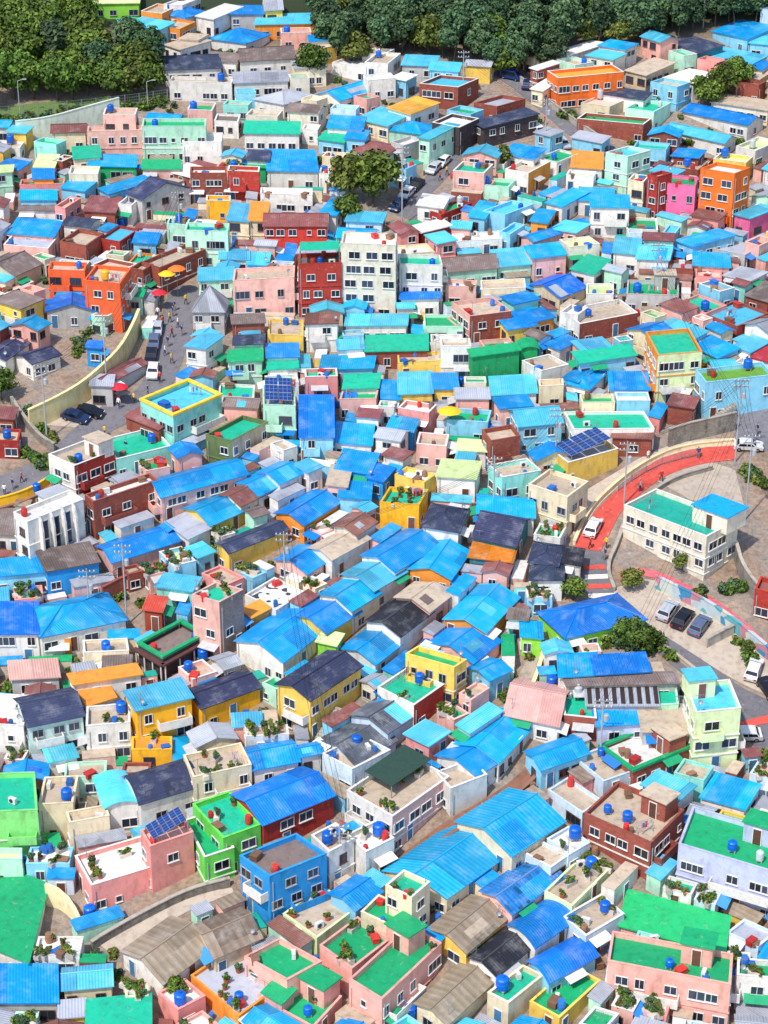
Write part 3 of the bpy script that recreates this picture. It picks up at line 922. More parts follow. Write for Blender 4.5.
IDX = [0]; FOOT = []; KC = {}; PXROAD = []; FACADE = []
def house(a, b, c, h, wall, kind, rc, flags, scale, x0, y0, look_override=None):
    toP = lambda p: (x0 + p[0]/scale, y0 + p[1]/scale)
    a, b, c = toP(a), toP(b), toP(c); hp = h/scale
    P = ground(b[0], b[1] + hp)
    v = (512 - b[1]) / F
    zt = CAMZ + P.y * (v*cp - sp_) / (cp + v*sp_)
    z0 = P.z; H = max(2.5, zt - z0)
    zt = z0 + H
    A, B, C = (on_level(*q, zt) for q in (a, b, c))
    e1 = (A - B); e2 = (C - B)
    # plots are near rectangular: limit the skew
    if (B - A).to_2d().cross((C - B).to_2d()) <= 0: print('BADWIND', a, b, c)
    ang = e1.to_2d().angle_signed(e2.to_2d()) if e1.length > .1 and e2.length > .1 else 1.57
    # angle_signed is clockwise positive; C should be clockwise from A seen from B ... use absolute deviation
    want = math.pi/2; dev = abs(ang) - want
    lim = math.radians(9)
    if abs(dev) > lim and 'sk' not in flags:
        ex = dev - math.copysign(lim, dev)
        e2 = Matrix.Rotation(ex * 0.55, 3, 'Z') @ e2
        e1 = Matrix.Rotation(-ex * 0.45, 3, 'Z') @ e1
    for e in (e1, e2):
        if e.length < 2.0: e *= 2.0 / max(0.1, e.length)
    mx = 30
    A = B + e1; C = B + e2; D = A + e2
    cen = (A + B + C + D) / 4
    FOOT.append(([p.to_2d() for p in (A, B, C, D)], H, toP(b)))
    az = math.atan2(-e1.y, -e1.x)
    gz = G(cen.x, cen.y)
    area = (A-B).length * (C-B).length
    kname = 'shed' if (H < 3.4 and area < 20) or (H < 2.9 and area < 34) else 'apartment_building' if H > 7.6 and area > 20 else 'house'
    if 'x:shed' in flags: kname = 'shed' if area < 17 else 'outhouse'
    word = {'outhouse': 'outhouse', 'shed': 'shed', 'apartment_building': 'building', 'house': 'house'}[kname]
    KC[kname] = KC.get(kname, 0) + 1
    root = obj(kname, None, None, (cen.x, cen.y, gz), (0, 0, az))
    root.empty_display_size = 0.5
    Ri = Matrix.Rotation(-az, 2)
    Q = []
    for p in (A, B, C, D):
        q = Ri @ (p - cen).to_2d(); Q.append((q.x, q.y))
    ztl = zt - gz
    zb = min(G(p.x, p.y) for p in (A, B, C, D)) - gz - 0.6
    w1, w2 = (wall.split('/') + [wall.split('/')[0]])[:2] if '/' in wall else (wall, wall)
    rng = random.Random(IDX[0] * 31 + 5); IDX[0] += 1
    L1, L2 = math.dist(Q[0], Q[1]), math.dist(Q[1], Q[2])
    span = min(L1, L2)
    rise = 0
    mats = [wall_mat(w1), wall_mat(w2)]
    W = MB(); 
    par = 0.0; 
    flat = kind == 'f'
    zroof = ztl
    if flat:
        par = 0.55 if H > 3 else 0.35
        zroof = ztl - par
        inn = poly_offset(Q, -0.2)
        for i in range(4):
            j = (i+1) % 4; m = 1 if i in (1,) else 0
            W.face([(*Q[i], zb), (*Q[j], zb), (*Q[j], ztl), (*Q[i], ztl)], m)
            W.face([(*inn[j], zroof-0.1), (*inn[i], zroof-0.1), (*inn[i], ztl), (*inn[j], ztl)], m)
            W.face([(*Q[i], ztl), (*Q[j], ztl), (*inn[j], ztl), (*inn[i], ztl)], m)
    elif kind == 's':
        up = 0.05 * L2 + 0.05
        zs = [ztl, ztl, ztl+up, ztl+up]
        for i in range(4):
            j = (i+1) % 4
            W.face([(*Q[i], zb), (*Q[j], zb), (*Q[j], zs[j]), (*Q[i], zs[i])], 1 if i == 1 else 0)
    elif kind == 'd':
        up = 0.22 * L2
        zs = [ztl, ztl, ztl+up, ztl+up]
        for i in range(4):
            j = (i+1) % 4
            W.face([(*Q[i], zb), (*Q[j], zb), (*Q[j], zs[j]), (*Q[i], zs[i])], 1 if i == 1 else 0)
    else:
        across = L2 if kind == 'g' else L1 if kind == 'k' else span
        rise = {'g': .2, 'k': .17, 'h': .2, 'v': .2}[kind] * across
        rise = min(rise, 3.2)
        if wall == 'gy' and rc == 'Z' and kind == 'h': rise = 3.2
        r_edge = {'g': (1, 3), 'k': (0, 2), 'h': (), 'v': (1, 3) if L1 >= L2 else (0, 2)}[kind]
        for i in range(4):
            j = (i+1) % 4; p, q = Q[i], Q[j]; pts = [(*p, zb), (*q, zb), (*q, ztl)]
            if i in r_edge:
                ns = 8 if kind == 'v' else 2
                for s in range(1, ns):
                    t = 1 - s/ns; hh = math.sin(math.pi*t)**0.8 if kind == 'v' else 1 - abs(2*t-1)
                    pts.append((*lerp(p, q, t), ztl + rise*hh))
            pts.append((*p, ztl)); W.face(pts, 1 if i == 1 else 0)
    wm = obj('wall', W.mesh('wall', mats), root)
    if w1 != w2: wm['label'] = f"{WALL[w1][0]} on one side and {WALL[w2][0]} on the other"
    # roof
    rm = roof_mat(rc, flat)
    if flat:
        R = MB(); inn = poly_offset(Q, -0.203); R.prism(inn, zroof-0.25, zroof, 0); obj('roof', R.mesh('roof', [rm]), root)
        rim = [f[2:] for f in flags if f.startswith('r:')]
        tc = roof_mat(rim[0], True) if rim else (wall_mat(w1) if rng.random() < .7 else trimw)
        out, inr = poly_offset(Q, 0.12 if rim else 0.03), poly_offset(Q, -0.4 if rim else -0.23)
        K = MB(); ck = 0.3 if rim else 0.05
        for i in range(4):
            j = (i+1) % 4
            K.face([(*out[i], ztl+.005), (*out[j], ztl+.005), (*out[j], ztl+ck), (*out[i], ztl+ck)]); K.face([(*inr[j], ztl+.005), (*inr[i], ztl+.005), (*inr[i], ztl+ck), (*inr[j], ztl+ck)])
            K.face([(*out[i], ztl+ck), (*out[j], ztl+ck), (*inr[j], ztl+ck), (*inr[i], ztl+ck)]); K.face([(*out[j], ztl+.005), (*out[i], ztl+.005), (*inr[i], ztl+.005), (*inr[j], ztl+.005)])
        obj('coping', K.mesh('coping', [tc]), root)
    elif kind in 'sd':
        k = up / L2; o = poly_offset(Q, 0.28); th = 0.14
        z = [ztl - .28*k, ztl - .28*k, ztl+up+.28*k, ztl+up+.28*k]
        R = MB(); n4 = range(4)
        uvq = [(0,0),(math.dist(o[0],o[1]),0),(math.dist(o[0],o[1]),L2),(0,L2)]
        R.face([(*o[i], z[i]+th) for i in n4], 0, uvq); R.face([(*o[i], z[i]) for i in (3,2,1,0)], 0, uvq)
        for i in n4:
            j = (i+1) % 4; R.face([(*o[i], z[i]), (*o[j], z[j]), (*o[j], z[j]+th), (*o[i], z[i]+th)], 0, [(0,0)]*4)
        if 'x:slats' in flags:
            n = 9
            for s in range(n):
                pa, pb = lerp(o[0], o[1], (s+.6)/n), lerp(o[3], o[2], (s+.6)/n)
                pa = lerp(pa, pb, .08); pb = lerp(pa, pb, .9)
                d = Vector((o[1][0]-o[0][0], o[1][1]-o[0][1])).normalized()*0.25
                R.face([(pa[0]-d.x, pa[1]-d.y, ztl+th+.03), (pa[0]+d.x, pa[1]+d.y, ztl+th+.03), (pb[0]+d.x, pb[1]+d.y, ztl+up+th+.03), (pb[0]-d.x, pb[1]-d.y, ztl+up+th+.03)], 1, [(0,0)]*4)
        obj('roof', R.mesh('roof', [rm, plain('dark slot', rgb(60,45,45))]), root)
    else:
        obj('roof', roof_sheet(poly_offset(Q, 0.3), kind, ztl, rise, rm), root)
        if kind in 'gk' and rng.random() < .4 and rc not in 'NKP':
            A_, B_, C_, D_ = poly_offset(Q, 0.25)
            if kind == 'g': e0_, e1_, r0_, r1_ = A_, B_, lerp(A_, D_, .5), lerp(B_, C_, .5)
            else: e0_, e1_, r0_, r1_ = C_, B_, lerp(D_, C_, .5), lerp(A_, B_, .5); 
            if kind == 'k': e0_, e1_, r0_, r1_ = B_, C_, lerp(A_, B_, .5), lerp(D_, C_, .5)
            u0 = rng.uniform(.02, .6); u1 = min(.98, u0 + rng.uniform(.15, .5)); v0 = rng.choice((.02, .3)); v1 = rng.uniform(.6, .97)
            K = MB(); cs = []
            for u, v in ((u0, v0), (u1, v0), (u1, v1), (u0, v1)):
                p = lerp(lerp(e0_, e1_, u), lerp(r0_, r1_, u), v); cs.append((p[0], p[1], ztl + rise*v + .13))
            Lx, Ly = math.dist(cs[0], cs[1]), math.dist(cs[1], cs[2])
            K.face(cs, 0, [(0,0),(Lx,0),(Lx,Ly),(0,Ly)])
            K.face([(x, y, z-.05) for x, y, z in cs][::-1], 0, [(0,0)]*4)
            for a4 in range(4):
                b4 = (a4+1) % 4; K.face([(cs[a4][0], cs[a4][1], cs[a4][2]-.05), (cs[b4][0], cs[b4][1], cs[b4][2]-.05), cs[b4], cs[a4]], 0, [(0,0)]*4)
            pc = rng.choice('CDBBCZ' if rc in ('B','D','C','BC','SB') else 'ZSTC')
            obj('roof_patch', K.mesh('roof_patch', [roof_mat(pc)]), root)
    # storeys, windows, doors
    if H > 3.2 and 'x:shed' not in flags:
        for p_, q_ in ((A, B), (B, C)):
            zl = zt - H*.6; FACADE.append([Vector(to_px((p_.x, p_.y, zt))), Vector(to_px((q_.x, q_.y, zt))), Vector(to_px((q_.x, q_.y, zl))), Vector(to_px((p_.x, p_.y, zl)))])
    far = a[1] < 150
    top = ztl - par - (0.15 if not flat else 0.25)
    ns = max(1, int(round((H - par) / 2.35)))
    sh = max(2.1, (H - par) / ns)
    if 'x:hall' in flags: ns, sh = 3, 2.15
    fm = rng.choice((0, 0, 0, 1, 2))
    if wall == 'br' or w1 in ('rd', 'rdb'): fm = 0
    if 'n' not in flags:
        for i in (0, 1, 3, 2):
            j = (i+1) % 4; p, q = Vector(Q[i]), Vector(Q[j]); L = (q-p).length
            d = (q-p)/max(L, .01); nrm = Vector((d.y, -d.x))
            nw = Matrix.Rotation(az, 2) @ nrm
            view = Vector((cen.x, cen.y)).normalized()
            if nw.dot(view) > 0.12 or L < 1.7: continue
            rot = math.atan2(d.y, d.x)
            wtyp = rng.choice((0, 0, 1, 4))
            for s in range(ns):
                zf = top - (s+1)*sh
                nwi = max(1, int((L - 0.5) / rng.choice((1.7, 2.0, 2.4))))
                used_door = False
                xs = [(k+.5)/nwi for k in range(nwi)]
                if 'x:slit' in flags and i == 1:
                    for t in (.3, .5, .7):
                        pos = p + d*L*t + nrm*0.01; f_, g_, ww, wh = slit[0]
                        wo = obj('window', f_, root, (pos.x, pos.y, ztl-2.9), (0,0,rot)); obj('pane', g_, wo)
                    break
                for t in xs:
                    jt = t + rng.uniform(-.25, .25)/nwi
                    pos = p + d*L*jt + nrm*0.01
                    wp = Matrix.Rotation(az, 2) @ pos
                    gl = G(cen.x+wp.x, cen.y+wp.y) - gz
                    r = rng.random()
                    if zf < gl - 1.1: continue
                    if s == ns-1 and not used_door and r < .4 and not far:
                        used_door = True
                        obj('door', rng.choice(DOOR), root, (pos.x, pos.y, max(zf, gl)), (0,0,rot))
                        if rng.random() < .35:
                            obj('awning', rng.choice(AWN), root, (pos.x, pos.y, max(zf, gl)+2.05), (0,0,rot))
                        continue
                    if r > .93: continue
                    ty = wtyp if rng.random() < .7 else rng.choice((0, 1, 2, 3, 4))
                    if ty in (1, 3) and L/nwi < 2.05: ty = 0
                    f_, g_, ww, wh = WIN[(ty, fm)]
                    if L < ww + .7: f_, g_, ww, wh = WIN[(2, fm)]
                    m = (ww/2 + .25)/L
                    jt = min(max(jt, m), 1-m); pos = p + d*L*jt + nrm*0.01
                    zc = zf + 1.28
                    if zc + wh/2 > top - .1: zc = top - .1 - wh/2
                    if zc - wh/2 < gl + .25: continue
                    wo = obj('window', f_, root, (pos.x, pos.y, zc), (0,0,rot))
                    obj('pane', g_, wo)
            if i < 2 and rng.random() < .6 and H > 3.2:
                pos = p + d*(.35) + nrm*.07
                po = obj('drainpipe', PIPE, root, (pos.x, pos.y, zb)); po.scale = (1, 1, top - zb)
    # balconies and outside stairs
    if not far and 'n' not in flags and 'x:hall' not in flags:
        for i in ((0, 1) if 'x:slit' not in flags else ()):
            j = (i+1) % 4; p, q = Vector(Q[i]), Vector(Q[j]); L = (q-p).length; d = (q-p)/max(L, .01); nr_ = Vector((d.y, -d.x))
            if L < 4: continue
            r = rng.random()
            if ns >= 2 and r < .4:
                z = top - sh*rng.choice(range(1, ns)); a0, a1 = (.1, .6) if rng.random() < .5 else (.35, .95)
                a_, b_ = p + d*L*a0, p + d*L*a1; K = MB(); dep = 1.0
                quad = lambda x, y: [(x + nr_*.0)[:], (x + nr_*y)[:]]
                K.prism([(a_+nr_*dep)[:], (b_+nr_*dep)[:], (b_+nr_*.005)[:], (a_+nr_*.005)[:]], z-.15, z)
                for u, v in ((a_+nr_*dep, b_+nr_*dep),):
                    K.prism([u[:], v[:], (v-nr_*.1)[:], (u-nr_*.1)[:]], z+.003, z+.9)
                for u in (a_, b_-d*.1): K.prism([(u+nr_*(dep-.105))[:], (u+d*.1+nr_*(dep-.105))[:], (u+d*.1+nr_*.005)[:], (u+nr_*.005)[:]], z+.003, z+.9)
                obj('balcony', K.mesh('balcony', [wall_mat(w1 if i == 0 else w2) if rng.random() < .6 else trimw]), root)
            elif ns >= 2 and r < .6 and L > 5:
                z1 = top - sh*(ns-1); run = min(L*.8, 4.2); steps = 12; K = MB()
                gl = G(*( (Matrix.Rotation(az,2) @ p) + Vector((cen.x, cen.y)))) - gz
                if z1 - gl > 1.5:
                    for k in range(steps):
                        u0, u1 = p + d*(.2+run*k/steps), p + d*(.2+run*(k+1)/steps-.004); hh = gl + (z1-gl)*(k+1)/steps
                        K.prism([(u0+nr_*.95)[:], (u1+nr_*.95)[:], (u1+nr_*.01)[:], (u0+nr_*.01)[:]], hh-.6, hh)
                    obj('outside_stair', K.mesh('outside_stair', [concrete if rng.random() < .5 else wall_mat(w1)]), root)
    if 'x:slit' in flags:
        p, q = Vector(Q[1]), Vector(Q[2]); d = (q-p).normalized(); L = (q-p).length; nr_ = Vector((d.y, -d.x))
        for t in (.2, .4, .6, .8):
            K = MB(); u = p + d*L*t; pr = [(0.02, zb), (.75, zb), (.7, ztl-1.8), (.45, ztl-.4), (.02, ztl+.25)]
            for s2 in (-1, 1):
                pts = [(u.x + nr_.x*a + d.x*.14*s2, u.y + nr_.y*a + d.y*.14*s2, z) for a, z in pr]; K.face(pts if s2 < 0 else pts[::-1])
            for (a0, z0_), (a1, z1_) in zip(pr, pr[1:]):
                K.face([(u.x+nr_.x*a+d.x*.14*s2, u.y+nr_.y*a+d.y*.14*s2, z) for a, z, s2 in ((a0,z0_,-1),(a0,z0_,1),(a1,z1_,1),(a1,z1_,-1))])
            obj('fin', K.mesh('fin', [wall_mat('w')]), root)
    if 'x:cafe' in flags:
        for i in (0, 1):
            j = (i+1) % 4; p, q = Vector(Q[i]), Vector(Q[j]); L = (q-p).length; d = (q-p)/L; nr_ = Vector((d.y, -d.x))
            for k in range(4):
                u = p + d*L*k/3 + nr_*.35; K = MB(); K.tube((*u, zb), (*u, ztl-.55), .09, n=8); obj('post', K.mesh('post', [trimw]), root)
            K = MB(); K.prism([(p-d*.4+nr_*.6)[:], (q+d*.4+nr_*.6)[:], (q+d*.4+nr_*.02)[:], (p-d*.4+nr_*.02)[:]], ztl-.75, ztl-.5); obj('deck_edge', K.mesh('deck_edge', [plain('brown fascia', rgb(96,58,56), .8)]), root)
    # floor ledges
    if ns >= 2 and rng.random() < .65 and kind in 'fs' and 'n' not in flags:
        K = MB(); o = poly_offset(Q, 0.1); 
        for s in range(1, ns):
            z = top - s*sh - .02
            i4 = poly_offset(Q, 0.003)
            for i in range(4):
                j = (i+1) % 4
                K.face([(*o[i], z-.14), (*o[j], z-.14), (*o[j], z), (*o[i], z)]); K.face([(*o[i], z), (*o[j], z), (*i4[j], z), (*i4[i], z)]); K.face([(*i4[i], z-.14), (*i4[j], z-.14), (*o[j], z-.14), (*o[i], z-.14)])
        obj('ledge', K.mesh('ledge', [trimw if rng.random() < .6 else wall_mat(w1)]), root)
    if not far and 'x:shed' not in flags and rng.random() < .35:
        u, v = rng.choice((.1, .9)), rng.choice((.1, .9)); p = lerp(lerp(Q[0], Q[1], u), lerp(Q[3], Q[2], u), v); K = MB()
        K.tube((*p, ztl-.6), (*p, ztl+1.9), .03, n=5); K.tube((p[0]-.5, p[1], ztl+1.8), (p[0]+.5, p[1], ztl+1.8), .02, n=4)
        for k in range(5): K.tube((p[0]-.45+.2*k, p[1]-.25, ztl+1.8), (p[0]-.45+.2*k, p[1]+.25, ztl+1.8), .014, n=4)
        obj('aerial', K.mesh('aerial', [metal]), root)
        if rng.random() < .3:
            K = MB(); K.lathe([(0,0),(.14,.02),(.25,.08),(.27,.1)], 12); o = obj('satellite_dish', K.mesh('satellite_dish', [metal]), root, (p[0]+.1, p[1]-.1, ztl+.9), (math.radians(60), 0, -az + rng.uniform(-.4,.4)))
    # eaves trim
    RM = Matrix.Rotation(az, 2)
    def on_roof(u, v):
        """u along AB from A, v towards the back, both 0..1"""
        p = lerp(lerp(Q[0], Q[1], u), lerp(Q[3], Q[2], u), v); w = RM @ Vector(p)
        return Vector((cen.x + w.x, cen.y + w.y, gz + zroof)), p
    # stair hut
    hut = 'q' in flags or (flat and span > 5 and rng.random() < .3 and 'u' not in flags and 'c:K' not in flags and 'c:G' not in flags)
    if 'x:hall' in flags: hut = True
    if hut:
        u, v = (.72, .8) if rng.random() < .5 else (.25, .8)
        if 'x:hall' in flags: u, v = .86, .75
        _, p = on_roof(u, v); hw, hd = (1.5, 1.2) if 'x:hall' not in flags else (2.6, 2.0)
        if span > 4:
            S = MB(); S.box(p[0]-hw, p[1]-hd, zroof-.02, p[0]+hw, p[1]+hd, zroof+2.3)
            so = obj('stair_hut', S.mesh('stair_hut', [wall_mat(w1)]), root)
            S = MB(); S.box(p[0]-hw-.2, p[1]-hd-.2, zroof+2.305, p[0]+hw+.2, p[1]+hd+.2, zroof+2.45)
            obj('hut_roof', S.mesh('hut_roof', [roof_mat('B' if 'x:hall' in flags else rng.choice(['T', rc, rc]), True)]), so)
            obj('hut_door', DOOR[0], so, (p[0], p[1]-hd-.01, zroof))
    if 'c:G' in flags or 'c:K' in flags:
        net = 'c:K' in flags
        S = MB(); u0, u1, v0, v1 = (.05, .95, .1, .9) if not net else (.0, .6, .3, 1)
        cs = [lerp(lerp(Q[0], Q[1], u), lerp(Q[3], Q[2], u), v) for u, v in ((u0,v0),(u1,v0),(u1,v1),(u0,v1))]
        zc = ztl + 1.9 if not net else ztl + .9
        for p in cs:
            pt = MB(); pt.tube((*p, zroof), (*p, zc), .06, n=6); obj('canopy_post', pt.mesh('canopy_post', [metal]), root)
        S.prism(cs, zc, zc+.06, 0)
        obj('canopy', S.mesh('canopy', [plain('black shade net', rgb(40,70,60), .9) if net else roof_mat('M', True), metal]), root)
    if 'u' in flags:
        solar(root, Q, rng, zroof if flat else ztl, L1, L2)
    look = describe(H, w1, w2, kind, rc).replace(' house ', ' ' + word + ' ')
    px, py = to_px((cen.x, cen.y, zt))
    def setl(lab, o=root): o['label'] = lab; o['category'] = {'outhouse': 'outhouse', 'shed': 'shed', 'apartment_building': 'apartment building', 'house': 'house'}[kname]; o['group'] = {'outhouse': 'outhouses', 'shed': 'sheds between the houses', 'apartment_building': 'taller buildings', 'house': 'hillside houses'}[kname]
    HOUSE_ITEMS.append((look, px, py, setl))
    short = (WALL[w1][0] + (' and ' + WALL[w2][0] if w1 != w2 else '')) + ' ' + word
    # rooftop clutter
    nt = flags.count('t')
    if flat and nt == 0 and rng.random() < .28 and span > 3.2: nt = 1
    spots = [(.18, .75), (.8, .7), (.2, .3), (.78, .25), (.5, .8), (.5, .3)]; rng.shuffle(spots)
    if hut: spots = [s for s in spots if not (s[1] > .6)] 
    if 'u' in flags: spots = []
    for k in range(nt):
        if spots and flat:
            u, v = spots.pop(); w, _ = on_roof(u, v); ROOFTOP_ITEMS.append(('tank', w, short, rng.random(), far))
    if flat and ('p' in flags or rng.random() < .3):
        for k in range(rng.randint(5, 9) if 'p' in flags else rng.randint(1, 2)):
            u = rng.uniform(.1, .9); v = rng.choice((.1, .12, .9)) if rng.random() < .7 else rng.uniform(.15, .85)
            w, _ = on_roof(u, v); ROOFTOP_ITEMS.append(('pot', w, short, rng.random(), far))
    if flat and span > 2.5 and not far:
        for k in range(rng.randint(0, 3)):
            w, _ = on_roof(rng.uniform(.12, .88), rng.choice((.12, .2, .85))); ROOFTOP_ITEMS.append((rng.choice(('crate', 'barrel')), w, short, rng.random(), far))
    if flat and rng.random() < .3 and spots and not far:
        u, v = spots.pop(); w, _ = on_roof(u, v); ROOFTOP_ITEMS.append(('ac', w, short, rng.random(), far))
    if flat and span > 4.5 and rng.random() < .22 and spots and not far:
        u, v = spots.pop(); w, _ = on_roof(u, v); ROOFTOP_ITEMS.append(('rack', w, short, rng.random(), far))
    return root

def describe(H, w1, w2, kind, rc):
    size = 'low' if H < 4.2 else 'two storey' if H < 7.4 else 'three storey' if H < 10.5 else 'tall'
    wc = WALL[w1][0] + (' and ' + WALL[w2][0] if w1 != w2 else '')
    kd = {'f': 'flat', 's': 'sheet', 'g': 'gabled', 'k': 'gabled', 'h': 'hipped', 'v': 'arched', 'd': 'sloping'}[kind]
    return f"{size} {wc} house with {ROOF[rc][0]} {kd} roof"

def solar_mat():
    m, nt, b = nodes('solar panel glass')
    uv = N(nt, 'ShaderNodeUVMap'); br = N(nt, 'ShaderNodeTexBrick'); br.offset = 0
    br.inputs['Scale'].default_value = 1; br.inputs['Brick Width'].default_value = .5; br.inputs['Row Height'].default_value = .5; br.inputs['Mortar Size'].default_value = .02
    br.inputs['Color1'].default_value = rgb(28,58,120); br.inputs['Color2'].default_value = rgb(34,66,132); br.inputs['Mortar'].default_value = rgb(120,140,180)
    nt.links.new(uv.outputs[0], br.inputs['Vector']); nt.links.new(br.outputs[0], b.inputs['Base Color']); b.inputs['Roughness'].default_value = .2
    return m
SOLM = solar_mat()
def solar(root, Q, rng, zr, L1, L2):
    nx, ny = max(2, int(L1*.8/1.7)), max(2, min(3, int(L2*.8/1.3)))
    pw, ph = L1*.82/nx, L2*.8/ny
    for t in ((.08, .1), (.92, .1), (.92, .9), (.08, .9)):
        f0 = MB(); p = lerp(lerp(Q[0], Q[1], t[0]), lerp(Q[3], Q[2], t[0]), t[1])
        f0.tube((*p, zr), (*p, zr + .9 + t[1]*1.3), .06, n=6)
        obj('panel_post', f0.mesh('panel_post', [metal]), root)
    for i in range(nx):
        for j in range(ny):
            u0, u1 = .08 + .84*i/nx, .08 + .84*(i+.93)/nx; v0, v1 = .1 + .8*j/ny, .1 + .8*(j+.93)/ny
            cs = []
            for (u, v) in ((u0,v0),(u1,v0),(u1,v1),(u0,v1)):
                p = lerp(lerp(Q[0], Q[1], u), lerp(Q[3], Q[2], u), v); cs.append((p[0], p[1], zr + .95 + v*1.3))
            m = MB(); m.face(cs, 0, [(0,0),(1.5,0),(1.5,1),(0,1)])
            lo = [(x, y, z-.05) for x, y, z in cs]; m.face(lo[::-1], 1, [(0,0)]*4)
            for q in range(4):
                r = (q+1) % 4; m.face([lo[q], lo[r], cs[r], cs[q]], 1, [(0,0)]*4)
            obj('solar_panel', m.mesh('solar_panel', [SOLM, fr_grey]), root)

x0 = y0 = 0; scl = 1
for line in HOUSES.strip().splitlines():
    t = line.split()
    if not t: continue
    if t[0] == '#': x0, y0, scl = float(t[1]), float(t[2]), float(t[3]); continue
    n = [float(x) for x in t[:7]]
    house((n[0], n[1]), (n[2], n[3]), (n[4], n[5]), n[6], t[7], t[8], t[9], t[10:], scl, x0, y0)

# ------------------------------------------------------------------ roof clutter on pitched roofs and the sheds that fill the gaps
# ------------------------------------------------------------------ world, sun
w = bpy.data.worlds.new("World"); sc.world = w; w.use_nodes = True
nt = w.node_tree; bg = nt.nodes['Background']
sky = nt.nodes.new('ShaderNodeTexSky'); sky.sky_type = 'NISHITA'; sky.sun_disc = False
SUN_EL, SUN_AZ = 56, 215          # degrees; azimuth clockwise from +y: the sun stands behind the camera to the left
sky.sun_elevation = math.radians(SUN_EL); sky.sun_rotation = math.radians(SUN_AZ)
nt.links.new(sky.outputs[0], bg.inputs[0]); bg.inputs[1].default_value = 0.15
sl = bpy.data.lights.new('sun', 'SUN'); sl.energy = 3.0; sl.angle = math.radians(2); sl.color = (1, .93, .84)
so = bpy.data.objects.new('sun', sl); COL.objects.link(so)
so.rotation_euler = (math.radians(90 - SUN_EL), 0, math.radians(180 - SUN_AZ))
sc.view_settings.view_transform = 'Standard'; sc.view_settings.look = 'None'; sc.view_settings.exposure = 0.5; sc.view_settings.gamma = 1

# ------------------------------------------------------------------ ground
def ground_mat():
    m, nt, b = nodes('hillside ground')
    tc = N(nt, 'ShaderNodeTexCoord')
    n1 = N(nt, 'ShaderNodeTexNoise'); n1.inputs['Scale'].default_value = .12; n1.inputs['Detail'].default_value = 8; n1.inputs['Roughness'].default_value = .7
    nt.links.new(tc.outputs['Object'], n1.inputs['Vector'])
    c = ramp(nt, n1.outputs[0], [(.3, rgb(116,100,88)), (.45, rgb(166,142,122)), (.56, rgb(150,140,132)), (.66, rgb(184,162,140)), (.8, rgb(82,90,54))])
    n2 = N(nt, 'ShaderNodeTexNoise'); n2.inputs['Scale'].default_value = 1.6; n2.inputs['Detail'].default_value = 8; n2.inputs['Roughness'].default_value = .75
    nt.links.new(tc.outputs['Object'], n2.inputs['Vector'])
    c = mixc(nt, 'MULTIPLY', .9, c, ramp(nt, n2.outputs[0], [(.3, g4(.4)), (.6, g4(1))]))
    # woodland soil and grass beyond the last houses
    sx = N(nt, 'ShaderNodeSeparateXYZ'); nt.links.new(tc.outputs['Object'], sx.inputs[0])
    mr = N(nt, 'ShaderNodeMapRange'); mr.inputs[1].default_value = 372; mr.inputs[2].default_value = 384; nt.links.new(sx.outputs[1], mr.inputs[0])
    c = mixc(nt, 'MIX', mr.outputs[0], c, rgb(44,56,30))
    nt.links.new(c, b.inputs['Base Color']); b.inputs['Roughness'].default_value = .95
    bp = N(nt, 'ShaderNodeBump'); bp.inputs['Distance'].default_value = .15; nt.links.new(n2.outputs[0], bp.inputs['Height']); nt.links.new(bp.outputs[0], b.inputs['Normal'])
    return m
def build_ground():
    xs = [x*2.0 for x in range(-110, 111)]; ys = [100 + y*2.0 for y in range(0, 170)]
    xs = [-900, -600, -400, -300] + xs + [300, 400, 600, 900]; ys = [-60, -20, 20, 60] + ys + [460, 500, 560, 640, 760, 900, 1200]
    V = [(x, y, G(x, y)) for y in ys for x in xs]; nx = len(xs)
    Fc = [(j*nx+i, j*nx+i+1, (j+1)*nx+i+1, (j+1)*nx+i) for j in range(len(ys)-1) for i in range(nx-1)]
    me = bpy.data.meshes.new('ground'); me.from_pydata(V, [], Fc); me.materials.append(ground_mat()); me.polygons.foreach_set('use_smooth', [True]*len(Fc))
    tag(obj('ground', me), kind='structure')
build_ground()

